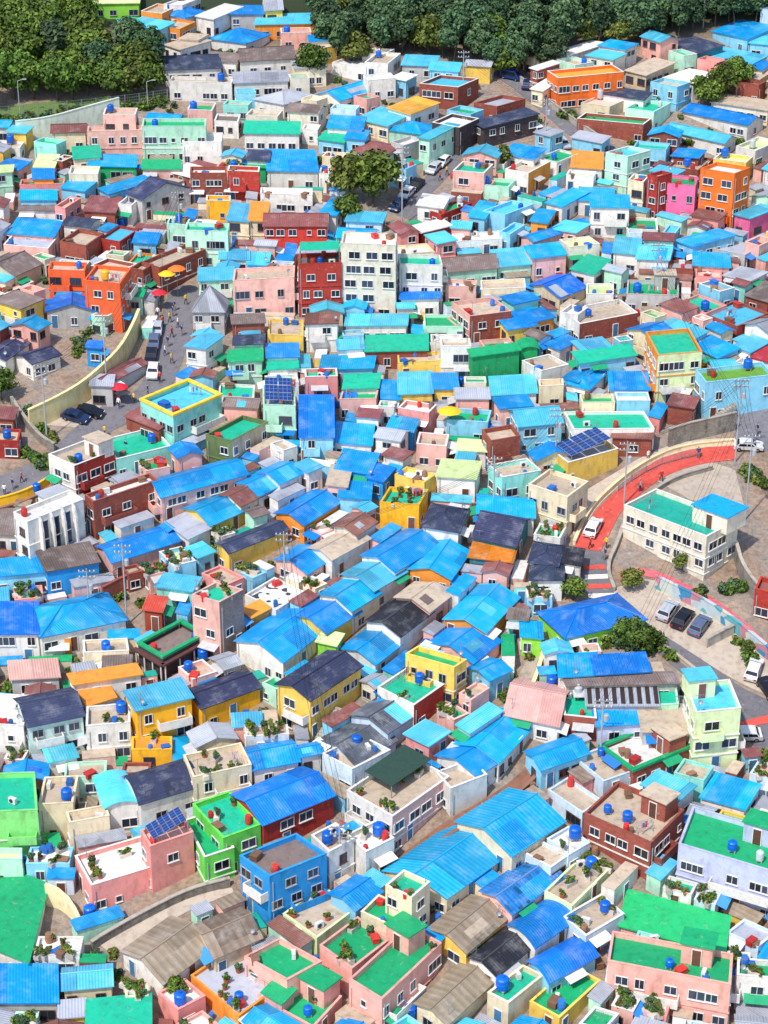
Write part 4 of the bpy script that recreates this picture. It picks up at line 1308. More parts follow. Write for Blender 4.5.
def resample(P, n):
    d = [0]
    for a, b in zip(P, P[1:]): d.append(d[-1] + math.dist(a, b))
    out = []; k = 0
    for i in range(n+1):
        s = d[-1]*i/n
        while k < len(P)-2 and d[k+1] < s: k += 1
        t = (s - d[k]) / max(1e-6, d[k+1]-d[k]); out.append(lerp(P[k], P[k+1], min(1, max(0, t))))
    return out
def smooth(P, it=2):
    for _ in range(it):
        q = [P[0]]
        for a, b in zip(P, P[1:]): q += [lerp(a, b, .25), lerp(a, b, .75)]
        P = q + [P[-1]]
    return P
def strip(name, L, R, mat, dz=.05, kind='structure', n=None, sm=True, label=None, cat=None, nc=6):
    """a surface laid over the hillside between two surveyed edges"""
    if kind == 'structure': PXROAD.append([Vector(p) for p in list(L) + list(R)[::-1]])
    gl = [ground(*p).to_2d()[:] for p in L]; gr = [ground(*p).to_2d()[:] for p in R]
    if sm: gl, gr = smooth(gl), smooth(gr)
    length = sum(math.dist(a, b) for a, b in zip(gl, gl[1:])); n = n or max(2, int(length/1.5))
    a, b = resample(gl, n), resample(gr, n); m = MB()
    V = []; W_ = nc
    for p, q in zip(a, b):
        for k in range(W_+1):
            t = lerp(p, q, k/W_); V.append((t[0], t[1], G(*t) + dz))
    Fc = [(i*(W_+1)+k, i*(W_+1)+k+1, (i+1)*(W_+1)+k+1, (i+1)*(W_+1)+k) for i in range(n) for k in range(W_)]
    # orient up
    v0, v1, v2 = (Vector(V[i]) for i in Fc[0][:3])
    if (v1-v0).cross(v2-v1).z < 0: Fc = [f[::-1] for f in Fc]
    me = bpy.data.meshes.new(name); me.from_pydata(V, [], Fc); me.materials.append(mat)
    o = obj(name, me); tag(o, label, cat, None, kind); return o, a, b
asphalt = paint('asphalt', rgb(120,118,124), .9, .5)
redroad = paint('red road paint', rgb(212,82,70), .8, .6)
slab = paint('pale paving', rgb(186,172,156), .9, .5)
brownpath = paint('brown alley', rgb(150,104,84), .9, .6)
ROADS = []
def road(*a, **k): ROADS.append(strip(*a, **k)); return ROADS[-1]

# street of walkers at left, running down from the upper street
road('street', [(172,285),(165,305),(157,330),(150,352),(146,372),(138,392),(112,398),(78,425),(52,450),(20,470),(-20,482)], [(206,288),(196,318),(188,345),(180,368),(172,388),(158,410),(118,428),(95,440),(62,462),(30,492),(-20,512)], asphalt)
# red curved road
road('red_road', [(735,446),(700,448),(680,452),(655,461),(640,472),(625,484),(612,495),(594,512),(580,535),(574,548)], [(735,460),(710,463),(690,467),(668,475),(650,486),(634,500),(620,512),(608,538),(600,552)], redroad, dz=.08)
road('road', [(576,548),(574,575),(588,598),(620,625),(660,655),(700,690),(722,716),(768,760)], [(606,552),(608,575),(628,600),(662,628),(700,655),(735,685),(768,700),(800,716)], asphalt, dz=.05)
road('pavement', [(560,505),(590,488),(620,470),(650,452),(690,440),(735,438)], [(578,545),(592,512),(612,492),(640,468),(690,448),(735,446)], slab, dz=.045)
road('car_park', [(612,590),(650,575),(690,600),(730,625),(768,655)], [(622,603),(658,632),(690,652),(735,682),(790,705)], slab, dz=.055)
road('pink_path', [(618,574),(640,567),(662,573),(690,586),(720,602),(745,622),(775,650)], [(622,582),(640,574),(662,581),(690,594),(718,610),(742,630),(775,658)], paint('pink tile paving', rgb(235,110,120), .8, .6, brick=True), dz=.07)
road('upper_road', [(470,70),(500,78),(525,98),(550,120),(575,140),(600,158)], [(500,68),(530,74),(548,92),(572,108),(600,132),(620,152)], asphalt)
road('parking_lane', [(448,138),(440,160),(425,178),(405,198),(396,215)], [(468,142),(458,166),(443,182),(425,200),(416,222)], asphalt)
road('side_road', [(735,405),(768,400),(800,398)], [(735,450),(768,452),(800,452)], asphalt, dz=.04)
road('alley', [(530,655),(520,672),(508,700),(492,722),(470,742),(440,760)], [(540,655),(532,682),(520,708),(505,732),(480,756),(450,772)], slab)
road('brown_alley', [(540,745),(525,770),(500,790),(470,808),(440,825),(415,845),(385,865)], [(545,755),(532,780),(508,800),(478,818),(448,836),(424,855),(395,872)], brownpath)
road('footpath', [(100,945),(135,925),(170,905),(205,892),(232,888)], [(112,955),(145,938),(180,915),(212,900),(236,898)], slab)
road('street_branch', [(44,425),(52,412),(60,400),(66,392)], [(100,430),(110,410),(118,400),(130,392)], slab, dz=.04)
# school forecourt, and painted crossing bars
road('forecourt', [(640,472),(680,452),(735,470)], [(690,500),(720,505),(745,510)], slab, dz=.04)
for k in range(4):
    y = 566 + k*9.5; x = 583 + k*1.5
    strip('crossing_bar', [(x, y), (x+22+k*2, y-1)], [(x+1, y+4.5), (x+23+k*2, y+3.5)], redroad if k % 2 == 0 else plain('white road paint', rgb(230,225,215), .8), dz=.1, kind='structure', n=4, sm=False, nc=1)
strip('road_marking', [(770,715),(740,722),(722,730)], [(776,722),(748,728),(726,735)], redroad, dz=.1, n=6)

# ------------------------------------------------------------------ walls, fences, rails
stone = paint('grey stone wall', rgb(150,142,132), grime=.9, brick=True)
def wall_run(name, pts, hgt, mat, label, cat, thick=.3, cap=True, sm=True, top_px=None):
    g = [ground(*p).to_2d()[:] for p in pts]
    if sm: g = smooth(g)
    L = sum(math.dist(a, b) for a, b in zip(g, g[1:])); n = max(2, int(L/1.2)); g = resample(g, n)
    hs = hgt if callable(hgt) else (lambda t: hgt)
    c = ground(*pts[len(pts)//2]); root = obj(name, None, None, c)
    m = MB(); k = MB()
    nr = []
    for i in range(len(g)):
        a = Vector(g[max(0, i-1)]); b = Vector(g[min(len(g)-1, i+1)]); d = (b-a).normalized(); nr.append(Vector((d.y, -d.x)))
    for i in range(len(g)-1):
        pa, pb = Vector(g[i]), Vector(g[i+1])
        za, zb_ = G(*pa), G(*pb); ha, hb = hs(i/n), hs((i+1)/n)
        for mm, t, z0a, z0b, z1a, z1b in ((m, thick/2, za-1.5, zb_-1.5, za+ha, zb_+hb), (k, thick/2+.07, za+ha+.004, zb_+hb+.004, za+ha+.12, zb_+hb+.12)):
            if mm is k and not cap: continue
            q = [pa+nr[i]*t, pb+nr[i+1]*t, pb-nr[i+1]*t, pa-nr[i]*t]
            zz0, zz1 = (z0a, z0b, z0b, z0a), (z1a, z1b, z1b, z1a)
            P0 = [(p.x-c.x, p.y-c.y, z-c.z) for p, z in zip(q, zz0)]; P1 = [(p.x-c.x, p.y-c.y, z-c.z) for p, z in zip(q, zz1)]
            mm.face([P0[0], P0[1], P1[1], P1[0]]); mm.face([P0[2], P0[3], P1[3], P1[2]]); mm.face([P1[0], P1[1], P1[2], P1[3]]); mm.face([P0[3], P0[2], P0[1], P0[0]])
            if i == 0: mm.face([P0[3], P0[0], P1[0], P1[3]])
            if i == n-1: mm.face([P0[1], P0[2], P1[2], P1[1]])
    obj('wall_face', m.mesh('wall_face', [mat]), root)
    if cap: obj('wall_cap', k.mesh('wall_cap', [concrete if mat is stone else mat]), root)
    tag(root, label, cat); return root
cream_w = paint('cream retaining wall', rgb(240,224,176), grime=.5); white_w = wall_mat('w'); yel_w = paint('yellow wall', rgb(244,224,164), grime=.45); stone = paint('grey stone wall', rgb(150,142,132), grime=.9, brick=True)
mintw = paint('pale mint wall', rgb(226,240,222), grime=.4)
wall_run('retaining_wall', [(17,142),(50,138),(84,128),(120,118)], 3.6, mintw, 'long pale mint retaining wall below the fenced upper left wood', 'wall')
wall_run('retaining_wall', [(30,432),(60,418),(85,403),(105,385),(122,368),(134,345),(140,330)], 3.2, yel_w, 'curved yellow retaining wall behind the two parked dark cars', 'wall')
wall_run('retaining_wall', [(12,405),(25,425),(42,445),(55,452)], 1.2, stone, 'low grey stone wall on the steep lane by the pole at left', 'wall')
wall_run('railing_wall', [(-10,508),(15,502),(35,494),(50,484)], 1.1, paint('golden railing paint', rgb(248,190,40), grime=.3), 'golden yellow railing along the lane above the slit windowed house', 'railing', thick=.2)
wall_run('retaining_wall', [(-10,522),(15,516),(40,506),(52,497)], 1.6, brownpath, 'brown stone wall under the golden yellow railing at left', 'wall')
wall_run('road_wall', [(614,592),(606,570),(618,545),(626,518),(650,496),(675,480),(712,470)], .6, stone, 'low grey wall along the inner edge of the red curved road', 'wall')
wall_run('road_wall', [(574,545),(588,513),(610,490),(638,468),(676,449),(735,443)], .5, cream_w, 'low cream wall along the outer edge of the red curved road', 'wall')
wall_run('retaining_wall', [(668,447),(690,440),(710,436),(735,430)], 2.6, stone, 'grey brick retaining wall above the upper end of the red road', 'wall')
wall_run('retaining_wall', [(735,560),(742,585),(768,615),(790,640)], 2.4, stone, 'tall grey stone wall descending at the right edge below the off white hall', 'wall')
wall_run('barrier_wall', [(706,648),(720,640),(733,634)], 1.2, concrete, 'short concrete barrier beside the three parked cars', 'wall')
muralw = paint('mural wall', rgb(214,226,230), grime=.3)
_nt = muralw.node_tree; _b = _nt.nodes['Principled BSDF']; _l = _b.inputs['Base Color'].links[0].from_socket
_tc = N(_nt, 'ShaderNodeTexCoord'); _v = N(_nt, 'ShaderNodeTexVoronoi'); _v.inputs['Scale'].default_value = .75; _nt.links.new(_tc.outputs['Object'], _v.inputs['Vector'])
_sx = N(_nt, 'ShaderNodeSeparateColor'); _nt.links.new(_v.outputs['Color'], _sx.inputs[0])
_c = ramp(_nt, _sx.outputs[0], [(0.0, rgb(80,160,205)), (.25, rgb(225,230,232)), (.45, rgb(235,150,160)), (.6, rgb(120,195,200)), (.8, rgb(240,235,220)), (1, rgb(60,110,170))])
_c.node.color_ramp.interpolation = 'CONSTANT'
_nt.links.new(mixc(_nt, 'MULTIPLY', 1.0, _l, _c), _b.inputs['Base Color'])
wall_run('mural_wall', [(655,588),(680,600),(705,612),(735,632),(768,660)], 1.7, muralw, 'pale wall painted with coloured murals behind the three parked cars', 'wall')
wall_run('kerb_wall', [(600,606),(640,634),(680,660),(715,690)], .5, slab, 'low pale kerb wall between the car park and the road', 'wall')
wall_run('alley_wall', [(548,760),(534,786),(510,804),(480,822),(450,840),(426,858)], .8, brownpath, 'long brown brick parapet along the curved alley above the blue roof', 'wall')
wall_run('retaining_wall', [(92,950),(112,937),(150,916),(190,896),(230,886)], 1.0, stone, 'curved stone retaining wall under the salmon house with solar panels', 'wall')
wall_run('arched_wall', [(47,905),(62,908),(75,920),(85,940)], lambda t: 2.6-1.6*t, cream_w, 'curved cream wall sweeping down beside the large green corner roof', 'wall')
wall_run('retaining_wall', [(103,602),(130,588),(165,580),(205,570)], 2.0, wall_mat('br'), 'long red brick terrace wall above the charcoal cafe deck', 'wall')
wall_run('lane_wall', [(544,655),(536,684),(524,710),(508,734)], 1.0, yel_w, 'yellow parapet wall along the stepped lane', 'wall')
wall_run('road_wall', [(520,82),(545,102),(570,122),(600,142)], 1.0, concrete, 'low concrete wall along the steep upper road', 'wall')
wall_run('retaining_wall', [(420,115),(440,108),(470,100)], 1.0, stone, 'low stone wall behind the navy shop row', 'wall')

# pink patterned covered walkway beside the car park
def walkway(pts, label):
    g = smooth([ground(*p).to_2d()[:] for p in pts]); L = sum(math.dist(a, b) for a, b in zip(g, g[1:])); n = int(L/2); g = resample(g, n)
    c = ground(*pts[1]); root = obj('covered_walkway', None, None, c); m = MB(); p_ = MB()
    for i in range(n):
        a, b = Vector(g[i]), Vector(g[i+1]); d = (b-a).normalized(); nn = Vector((d.y, -d.x))*1.0
        q = [a-nn, b-nn, b+nn, a+nn]; z = [G(*a)+2.3, G(*b)+2.3, G(*b)+2.3, G(*a)+2.3]
        P0 = [(v.x-c.x, v.y-c.y, zz-c.z) for v, zz in zip(q, z)]; P1 = [(x, y, zz+.15) for x, y, zz in P0]
        if (Vector(P1[1])-Vector(P1[0])).cross(Vector(P1[2])-Vector(P1[1])).z < 0: P0, P1 = P0[::-1], P1[::-1]
        m.face(P1, 0, [(i*2,0),(i*2+2,0),(i*2+2,2),(i*2,2)]); m.face(P0[::-1], 0, [(0,0)]*4)
        for k in range(4): m.face([P0[k], P0[(k+1)%4], P1[(k+1)%4], P1[k]], 0, [(0,0)]*4)
        if i % 2 == 0:
            for s in (-.9, .9): 
                v = a + nn*s; p_ = MB(); p_.tube((v.x-c.x, v.y-c.y, G(*a)-c.z-.3), (v.x-c.x, v.y-c.y, G(*a)+2.3-c.z), .06, n=6); obj('post', p_.mesh('post', [metal]), root)
    obj('roof', m.mesh('roof', [sheet('pink walkway sheet', rgb(240,105,125), pitch=.5, fade=1.2, seam=1.0)]), root)
    tag(root, label, 'walkway')
0 and walkway([(640,572),(662,580),(690,592),(720,608),(745,628),(775,652)], 'pink roofed walkway curving below the off white hall')

def fence(pts, hgt, label):
    g = [ground(*p).to_2d()[:] for p in pts]; L = sum(math.dist(a, b) for a, b in zip(g, g[1:])); n = max(2, int(L/2.5)); g = resample(g, n)
    c = ground(*pts[0]); root = obj('wire_fence', None, None, c); mesh_ = MB()
    P = [Vector((p[0]-c.x, p[1]-c.y, G(*p)-c.z)) for p in g]
    pm = MB(); pm.tube((0,0,-.3), (0,0,hgt+.1), .06, n=6); pmesh = pm.mesh('post', [metal])
    for p in P: obj('post', pmesh, root, p)
    for a, b in zip(P, P[1:]):
        for k in range(6):
            z = .1 + hgt*k/5.2; mesh_.tube(a+Vector((0,0,z)), b+Vector((0,0,z)), .025, n=4)
        for k in range(8):
            q = a.lerp(b, (k+.5)/8); mesh_.tube(q+Vector((0,0,.05)), q+Vector((0,0,hgt)), .015, n=4)
    obj('wire_mesh', mesh_.mesh('wire_mesh', [metal]), root); tag(root, label, 'fence')
fence([(-5,122),(45,118),(95,113),(140,108),(168,104)], 2.6, 'tall wire fence along the foot of the upper left wood')
fence([(618,492),(640,476),(665,464),(700,456)], 1.1, 'low metal railing on the outside of the red curved road')

# ------------------------------------------------------------------ vegetation
leafA = foliage('broadleaf', rgb(24,48,20), rgb(108,134,52)); leafP = foliage('pine needles', rgb(22,48,38), rgb(92,122,80)); leafO = foliage('olive leaf', rgb(44,60,26), rgb(120,132,60))
bark = plain('bark', rgb(92,78,66), .9)
def crown_mesh(name, rx, rz, lobes, nleaf, size, mat, seed, flatk=.85):
    r = random.Random(seed); m = MB(); cs = []
    for i in range(lobes):
        a = r.uniform(0, 6.28); q = r.uniform(0, .72) ; z = r.uniform(-.55, .6)
        k = math.sqrt(max(.15, 1 - z*z))
        cs.append((Vector((math.cos(a)*q*rx*k, math.sin(a)*q*rx*k, z*rz)), r.uniform(.3, .5)))
    for i in range(nleaf):
        c, s = cs[r.randrange(lobes)]
        d = Vector((r.gauss(0,1), r.gauss(0,1), r.gauss(0,1))).normalized() * (r.random()**.35)
        p = c + Vector((d.x*rx*s, d.y*rx*s, d.z*rz*s*flatk))
        nrm = (d + Vector((r.uniform(-.7,.7), r.uniform(-.7,.7), r.uniform(-.2,1)))).normalized()
        u = nrm.orthogonal().normalized(); v = nrm.cross(u); a = r.uniform(0, 3.14); u, v = u*math.cos(a)+v*math.sin(a), v*math.cos(a)-u*math.sin(a)
        z = size*r.uniform(.6, 1.4)
        m.face([p-u*z-v*z*.6, p+u*z-v*z*.5, p+u*z*.7+v*z*.7, p-u*z*.8+v*z*.6])
    return m.mesh('crown', [mat])
def trunk_mesh(h, r0, seed):
    r = random.Random(seed); m = MB(); p = Vector((0,0,-.6)); d = Vector((r.uniform(-.08,.08), r.uniform(-.08,.08), 1)); rad = r0
    for k in range(4):
        q = p + d*(h+.6)/4; m.tube(p, q, rad, rad*.8, n=7, cap=False)
        if k > 1:
            for j in range(3):
                a = r.uniform(0, 6.28); m.tube(q, q+Vector((math.cos(a), math.sin(a), .9))*h*.3, rad*.45, rad*.15, n=5, cap=False)
        p = q; rad *= .8; d += Vector((r.uniform(-.12,.12), r.uniform(-.12,.12), 0))
    return m.mesh('trunk', [bark])
BROAD = [(crown_mesh('crown', 3.6, 3.0, 26, 2600, .26, leafA, s), trunk_mesh(3.4, .22, s), 4.0) for s in (1, 2, 3)]
PINE = [(crown_mesh('crown', 2.9, 3.3, 22, 2400, .24, leafP, s), trunk_mesh(4.6, .2, s), 5.4) for s in (4, 5, 6, 7)]
OLIVE = [(crown_mesh('crown', 3.4, 2.6, 24, 2400, .25, leafO, s), trunk_mesh(3.0, .2, s), 3.7) for s in (8, 9)]
BUSH = [crown_mesh('leaves', .8, .65, 9, 420, .11, m_, s) for s, m_ in ((11, leafA), (12, leafO), (13, leafA), (14, leafP))]
def tree(px, py, kind, s, label, group=None, at=None, name='tree'):
    c = at or ground(px, py); cr, tr, zc = random.choice(kind)
    root = obj(name, None, None, c, (0, 0, uni(0, 6.28))); root.scale = (s*uni(.9,1.1), s*uni(.9,1.1), s*uni(.9,1.12))
    obj('crown', cr, root, (0, 0, zc)); obj('trunk', tr, root); tag(root, label, 'tree', group); return root
PW = 'dark pine tree crowded in the wood across the top of the hill'
grassm = plain('meadow grass', rgb(96,124,52), .9)
road('grass_bank', [(-10,108),(45,102),(95,98),(165,90)], [(-10,122),(45,118),(95,114),(168,106)], grassm, dz=.04)
n = 0
def wood_bottom(x):
    pts = [(318,40),(330,72),(380,62),(400,52),(440,60),(480,76),(520,78),(560,70),(572,50),(610,52),(650,50),(690,36),(720,24),(800,18)]
    for a, b in zip(pts, pts[1:]):
        if a[0] <= x <= b[0]: return lerp(a, b, (x-a[0])/(b[0]-a[0]))[1]
    return 30
x = 325
while x < 790:
    y = wood_bottom(x) + uni(-4, 3)
    while y > -45:
        if rnd() < .93: tree(x + uni(-9, 9), y, PINE if rnd() < .78 else BROAD if rnd() < .5 else OLIVE, uni(.8, 1.25), PW, 'pines across the top', name='pine_tree')
        y -= uni(10, 14)
    x += uni(14, 17)
LW = 'leafy green tree in the upper left wood behind the wire fence'
for r_ in range(7):
    yb = 103 - r_*14
    x = -8 + (r_ % 2)*10
    while x < 160:
        if not (r_ >= 3 and 82 < x < 165) and not (r_ >= 5 and 35 < x < 75):
            k = BROAD if (x < 50 or rnd() < .35) else (PINE if rnd() < .3 else OLIVE if rnd() < .25 else BROAD)
            tree(x + uni(-6, 6), yb + uni(-5, 4) - max(0, (x-30)*.03), k, uni(.95, 1.3), LW, 'trees in the upper left wood')
        x += uni(17, 22)
tree(312, 84, BROAD, 1.0, 'round dark tree alone between the white houses near the top')
tree(373, 207, BROAD, 1.4, 'big broad tree at the fork of the parking lane, left half'); tree(352, 202, OLIVE, 1.25, 'smaller broad tree pressed against the left side of the big tree')
tree(349, 226, BROAD, .75, 'small dark tree below the big broad tree')
for i, (x, y, s) in enumerate(((708,108,.8),(722,100,.95),(736,90,.9),(700,98,.7))): tree(x, y, BROAD, s, 'dark green tree in the clump left of the tan house at upper right', 'clump of trees at upper right')
tree(628, 650, BROAD, .62, 'dark tree in front of the royal blue hipped roof, right one'); tree(645, 652, BROAD, .6, 'dark tree at the corner beside the road below the blue hipped roof')
tree(573, 600, BROAD, .5, 'small tree behind the royal blue hipped roof'); tree(2, 400, BROAD, .7, 'tree cut by the left edge beside the navy roofed villa')
tree(175, 1000, BROAD, .42, 'small bushy tree in front of the tan twin gables')
tree(500, 172, OLIVE, .8, 'broad shrubby tree above the mint house by the parking lane')
tree(682, 570, OLIVE, .45, 'small tree below the off white hall entrance'); tree(632, 588, OLIVE, .5, 'low round tree at the corner of the car park')
tree(235, 178, BROAD, .45, 'small tree among the white roofs at upper left centre')
BG = None; SHRUBS = []
def bush(px, py, s=1.0, label=BG, group='shrubs between the houses'):
    c = ground(px, py); o = obj('shrub', random.choice(BUSH), None, c + Vector((0,0,.35*s)), (0,0,uni(0,6.28))); o.scale = (s,s,s*uni(.8,1.2)); tag(o, None, 'shrub', group)
    def setl(lab, o=o): o['label'] = lab
    SHRUBS.append(('small green shrub' if s < 1.1 else 'green shrub' if s < 1.5 else 'large green shrub', px, py, setl))
for x0_, y0_, x1, y1, n_, s in ((140,606,168,600,7,1.2),(600,640,650,655,12,1.5),(655,640,668,660,8,1.4),(500,700,515,680,7,1.2),(62,800,72,790,6,1.5),(95,565,120,600,4,1.2),
    (20,450,45,470,8,1.6),(30,410,50,440,5,1.3),(690,595,745,590,12,1.3),(745,470,768,490,8,1.4),(735,480,760,476,5,1.2),(738,640,755,668,6,1.3),(650,110,670,100,3,1.5),(555,110,600,130,9,1.6),
    (205,590,215,540,5,1.2),(60,117,165,105,26,1.6),(0,122,60,118,12,1.5),(660,150,720,140,8,1.4),(730,160,768,172,7,1.3),(210,50,240,60,7,1.5),(240,55,290,52,10,1.4),(60,160,90,150,5,1.3),
    (10,325,30,315,5,1.1),(78,345,92,335,5,1.3),(70,360,80,350,3,1.2),(55,590,75,585,3,1.2),(5,700,15,690,5,1.4),(105,985,115,975,4,1.1),(95,960,110,955,3,1.1),(40,700,75,665,5,1.2),(765,760,740,770,6,1.4),(520,655,560,672,6,.9),(430,910,450,905,6,1.2)):
    for k in range(n_): t = rnd(); bush(x0_+(x1-x0_)*t+uni(-4,4), y0_+(y1-y0_)*t+uni(-3,3), s*uni(.7,1.2))


# ------------------------------------------------------------------ sheds and yards in the gaps
def sat(P, Q, gap):
    for U in (P, Q):
        n = len(U)
        for i in range(n):
            e = U[(i+1)%n]-U[i]; ax = Vector((e.y, -e.x)).normalized()
            a = [ax.dot(p) for p in P]; b = [ax.dot(q) for q in Q]
            if min(a) > max(b)+gap or min(b) > max(a)+gap: return False
    return True
import collections
CELL = 8.0; grid = collections.defaultdict(list)
def put(P):
    xs = [p.x for p in P]; ys = [p.y for p in P]
    for i in range(int(min(xs)//CELL)-1, int(max(xs)//CELL)+2):
        for j in range(int(min(ys)//CELL)-1, int(max(ys)//CELL)+2): grid[(i,j)].append(P)
for P, H_, b_ in FOOT: put(P)
for o_, a_, b_ in ROADS:
    for p, q, r, s in zip(a_, a_[1:], b_[1:], b_): put([Vector(p), Vector(q), Vector(r), Vector(s)])
OPEN = [[(600,500),(640,480),(745,500),(745,590),(640,600),(600,570)], [(612,560),(768,520),(800,720),(700,700),(560,600)], [(-20,100),(165,98),(172,122),(120,132),(60,142),(-20,150)], [(40,330),(140,290),(150,400),(40,440)], [(640,470),(660,430),(790,395),(790,600),(735,560),(600,545),(560,520),(600,480)],
 [(30,890),(80,895),(100,960),(60,960)], [(75,870),(190,870),(235,840),(250,900),(110,960)], [(300,-60),(800,-60),(800,15),(700,45),(560,62),(480,75),(330,75)], [(-30,-60),(165,-60),(165,105),(-30,110)], [(-30,380),(60,380),(45,470),(-30,480)], [(340,150),(400,150),(400,230),(340,230)],
 [(590,622),(670,640),(670,670),(540,660)], [(100,600),(150,580),(180,640),(130,650)]]
OPEN3 = [[ground(*p).to_2d() for p in P] for P in OPEN]
def inside(p, P):
    c = False; j = len(P)-1
    for i in range(len(P)):
        if (P[i].y > p.y) != (P[j].y > p.y) and p.x < (P[j].x-P[i].x)*(p.y-P[i].y)/(P[j].y-P[i].y)+P[i].x: c = not c
        j = i
    return c
def free(P, gap):
    c = sum(P, Vector((0,0)))/4
    for U in grid[(int(c.x//CELL), int(c.y//CELL))]:
        if sat(P, U, gap): return False
    return True
rf = random.Random(11); cands = []
y = 30.0
while y < 1060:
    x = -25.0
    while x < 800:
        cands.append((x+rf.uniform(-4,4), y+rf.uniform(-3,3))); x += 7
    y += 4.5
rf.shuffle(cands)
SIZES = [(5.6,4.2),(5,4),(4.5,3),(3.4,3.2),(3,2.2),(2.2,1.8)]
PICK_W = ['w','w','cr','cr','pk','pr','pk','lb','mg','lb','br','wg','sa','yl','lbw','cy']
PICK_R = ['B','C','T','T','T','T','T','Z','Z','Z','G','M','W','W','R','C','B','L','G','S']
pts3 = [(ground(*p).to_2d(), p) for p in cands]
pts3 = [(c, p) for c, p in pts3 if not any(inside(c, P) for P in OPEN3)]
centres = [(sum(P, Vector((0,0)))/4, P) for P, _, _ in FOOT]
NEAR = {id(c): min(centres, key=lambda q: (q[0]-c).length_squared) for c, p in pts3}
FG = collections.defaultdict(list)
for R_ in FACADE:
    x_ = [v.x for v in R_]; y_ = [v.y for v in R_]
    for i in range(int(min(x_)//20), int(max(x_)//20)+1):
        for j in range(int(min(y_)//20), int(max(y_)//20)+1): FG[(i,j)].append(R_)
hidef = lambda t: any(inside(t, R_) for R_ in FG[(int(t.x//20), int(t.y//20))])
nf = 0; fill_list = []
for (w_, d_) in SIZES:
    for c, p in pts3:
        if len(fill_list) > 240: break
        if w_ < 3.1 and p[1] < 240: continue
        if w_ > 4.8 and p[1] > 540: continue
        cx_ = NEAR[id(c)]; e = (cx_[1][1]-cx_[1][0]).normalized(); k = Vector((-e.y, e.x))
        P = [c - e*w_/2 + k*0 - k*d_/2, c + e*w_/2 - k*d_/2, c + e*w_/2 + k*d_/2, c - e*w_/2 + k*d_/2]
        if not free(P, .1): continue
        tops = [Vector(to_px((q.x, q.y, G(q.x, q.y)+(3.1 if p[1] < 540 else 2.4)))) for q in P]
        if any(inside(t, R_) for t in tops for R_ in PXROAD): continue
        if any(hidef(t) for t in tops + [tops[0].lerp(tops[1], .5)]): continue
        if free(P, .25 if w_ < 5 else .4):
            put(P); fill_list.append((P, w_, p))
lean = []
for (w_, d_) in ((5,1.5),(3.6,1.6),(2.6,1.3),(1.8,1.2)):
    for c, p in pts3:
        if len(lean) > 285: break
        if p[1] < 170: continue
        cx_ = NEAR[id(c)]; e = (cx_[1][1]-cx_[1][0]).normalized()
        if rf.random() < .5: e = (cx_[1][2]-cx_[1][1]).normalized()
        k = Vector((-e.y, e.x)); P = [c - e*w_/2 - k*d_/2, c + e*w_/2 - k*d_/2, c + e*w_/2 + k*d_/2, c - e*w_/2 + k*d_/2]
        if free(P, .06) and not any(hidef(Vector(to_px((q.x, q.y, G(q.x, q.y)+1.7)))) for q in P) and not any(inside(Vector(to_px((q.x, q.y, G(q.x, q.y)+1.6))), R_) for q in P for R_ in PXROAD): put(P); lean.append((P, c, p, e))
LEAN_ITEMS = []
for P, c, p, e in lean:
    gz = G(c.x, c.y); root = obj('lean_to', None, None, (c.x, c.y, gz)); h0 = rf.uniform(.9, 2.1); q = [(v.x-c.x, v.y-c.y) for v in P]; zb = min(G(v.x, v.y) for v in P) - gz - .4
    wc = rf.choice(PICK_W); kind = rf.choice(('terrace', 'shelter', 'shelter'))
    m = MB(); up = .25; m.prism(q, zb, [h0, h0, h0+up, h0+up] if kind == 'shelter' else h0); obj('wall', m.mesh('wall', [wall_mat(wc)]), root)
    rc_ = rf.choice(['B','C','Z','Z','TN','R']) if kind == 'shelter' else rf.choice(['T','T','G','W','TQ'])
    m = MB(); o = poly_offset(q, .15 if kind == 'shelter' else .03); z0 = [h0+.003, h0+.003, h0+up+.003, h0+up+.003] if kind == 'shelter' else [h0+.003]*4
    m.prism(o, z0, [z+.09 for z in z0]); m.uv = [[(a[0]+a[1], a[0]-a[1]) for a in (m.v[i] for i in f)] for f in m.f]
    obj('roof', m.mesh('roof', [roof_mat(rc_, kind != 'shelter')]), root)
    if h0 > 1.8: pos = (P[0]+P[1])/2 - c; d = (P[1]-P[0]).normalized(); obj('door', rf.choice(DOOR), root, (pos.x + d.y*.01, pos.y - d.x*.01, max(zb, G(*((P[0]+P[1])/2)) - gz - .1)), (0, 0, math.atan2(d.y, d.x))).scale = (1, 1, .9)
    def setl(lab, o=root, k=kind): o['label'] = lab; o['category'] = 'lean-to' if k == 'shelter' else 'terrace block'; o['group'] = 'lean-tos and terrace blocks'
    LEAN_ITEMS.append((f"small {WALL[wc][0]} {'lean-to' if kind == 'shelter' else 'terrace block'} with {ROOF[rc_][0]} top", p[0], p[1], setl))
for P, w_, p in fill_list:
    hgt = rf.uniform(2.7, 3.4)
    if p[1] > 540: hgt = rf.uniform(2.0, 2.6)
    zt = max(G(*q) for q in P) + hgt*.82
    A_, B_, C_ = (to_px((q.x, q.y, zt)) for q in P[:3]); g_ = to_px((P[1].x, P[1].y, G(*P[1])))
    kd = rf.choice('ffffssgk'); rc_ = rf.choice(PICK_R)
    if kd in 'sgk' and rc_ in ('T','W','L','G','M'): rc_ = rf.choice(['B','C','C','Z','R','S'])
    if kd == 'f' and rc_ in ('B','C','S','Z','N','R','TN','D'): rc_ = rf.choice(['T','T','W','G','M'])
    house(A_, B_, C_, g_[1]-B_[1], rf.choice(PICK_W), kd, rc_, ['x:shed'] + (['p'] if kd == 'f' and rf.random() < .5 else []), 1, 0, 0)

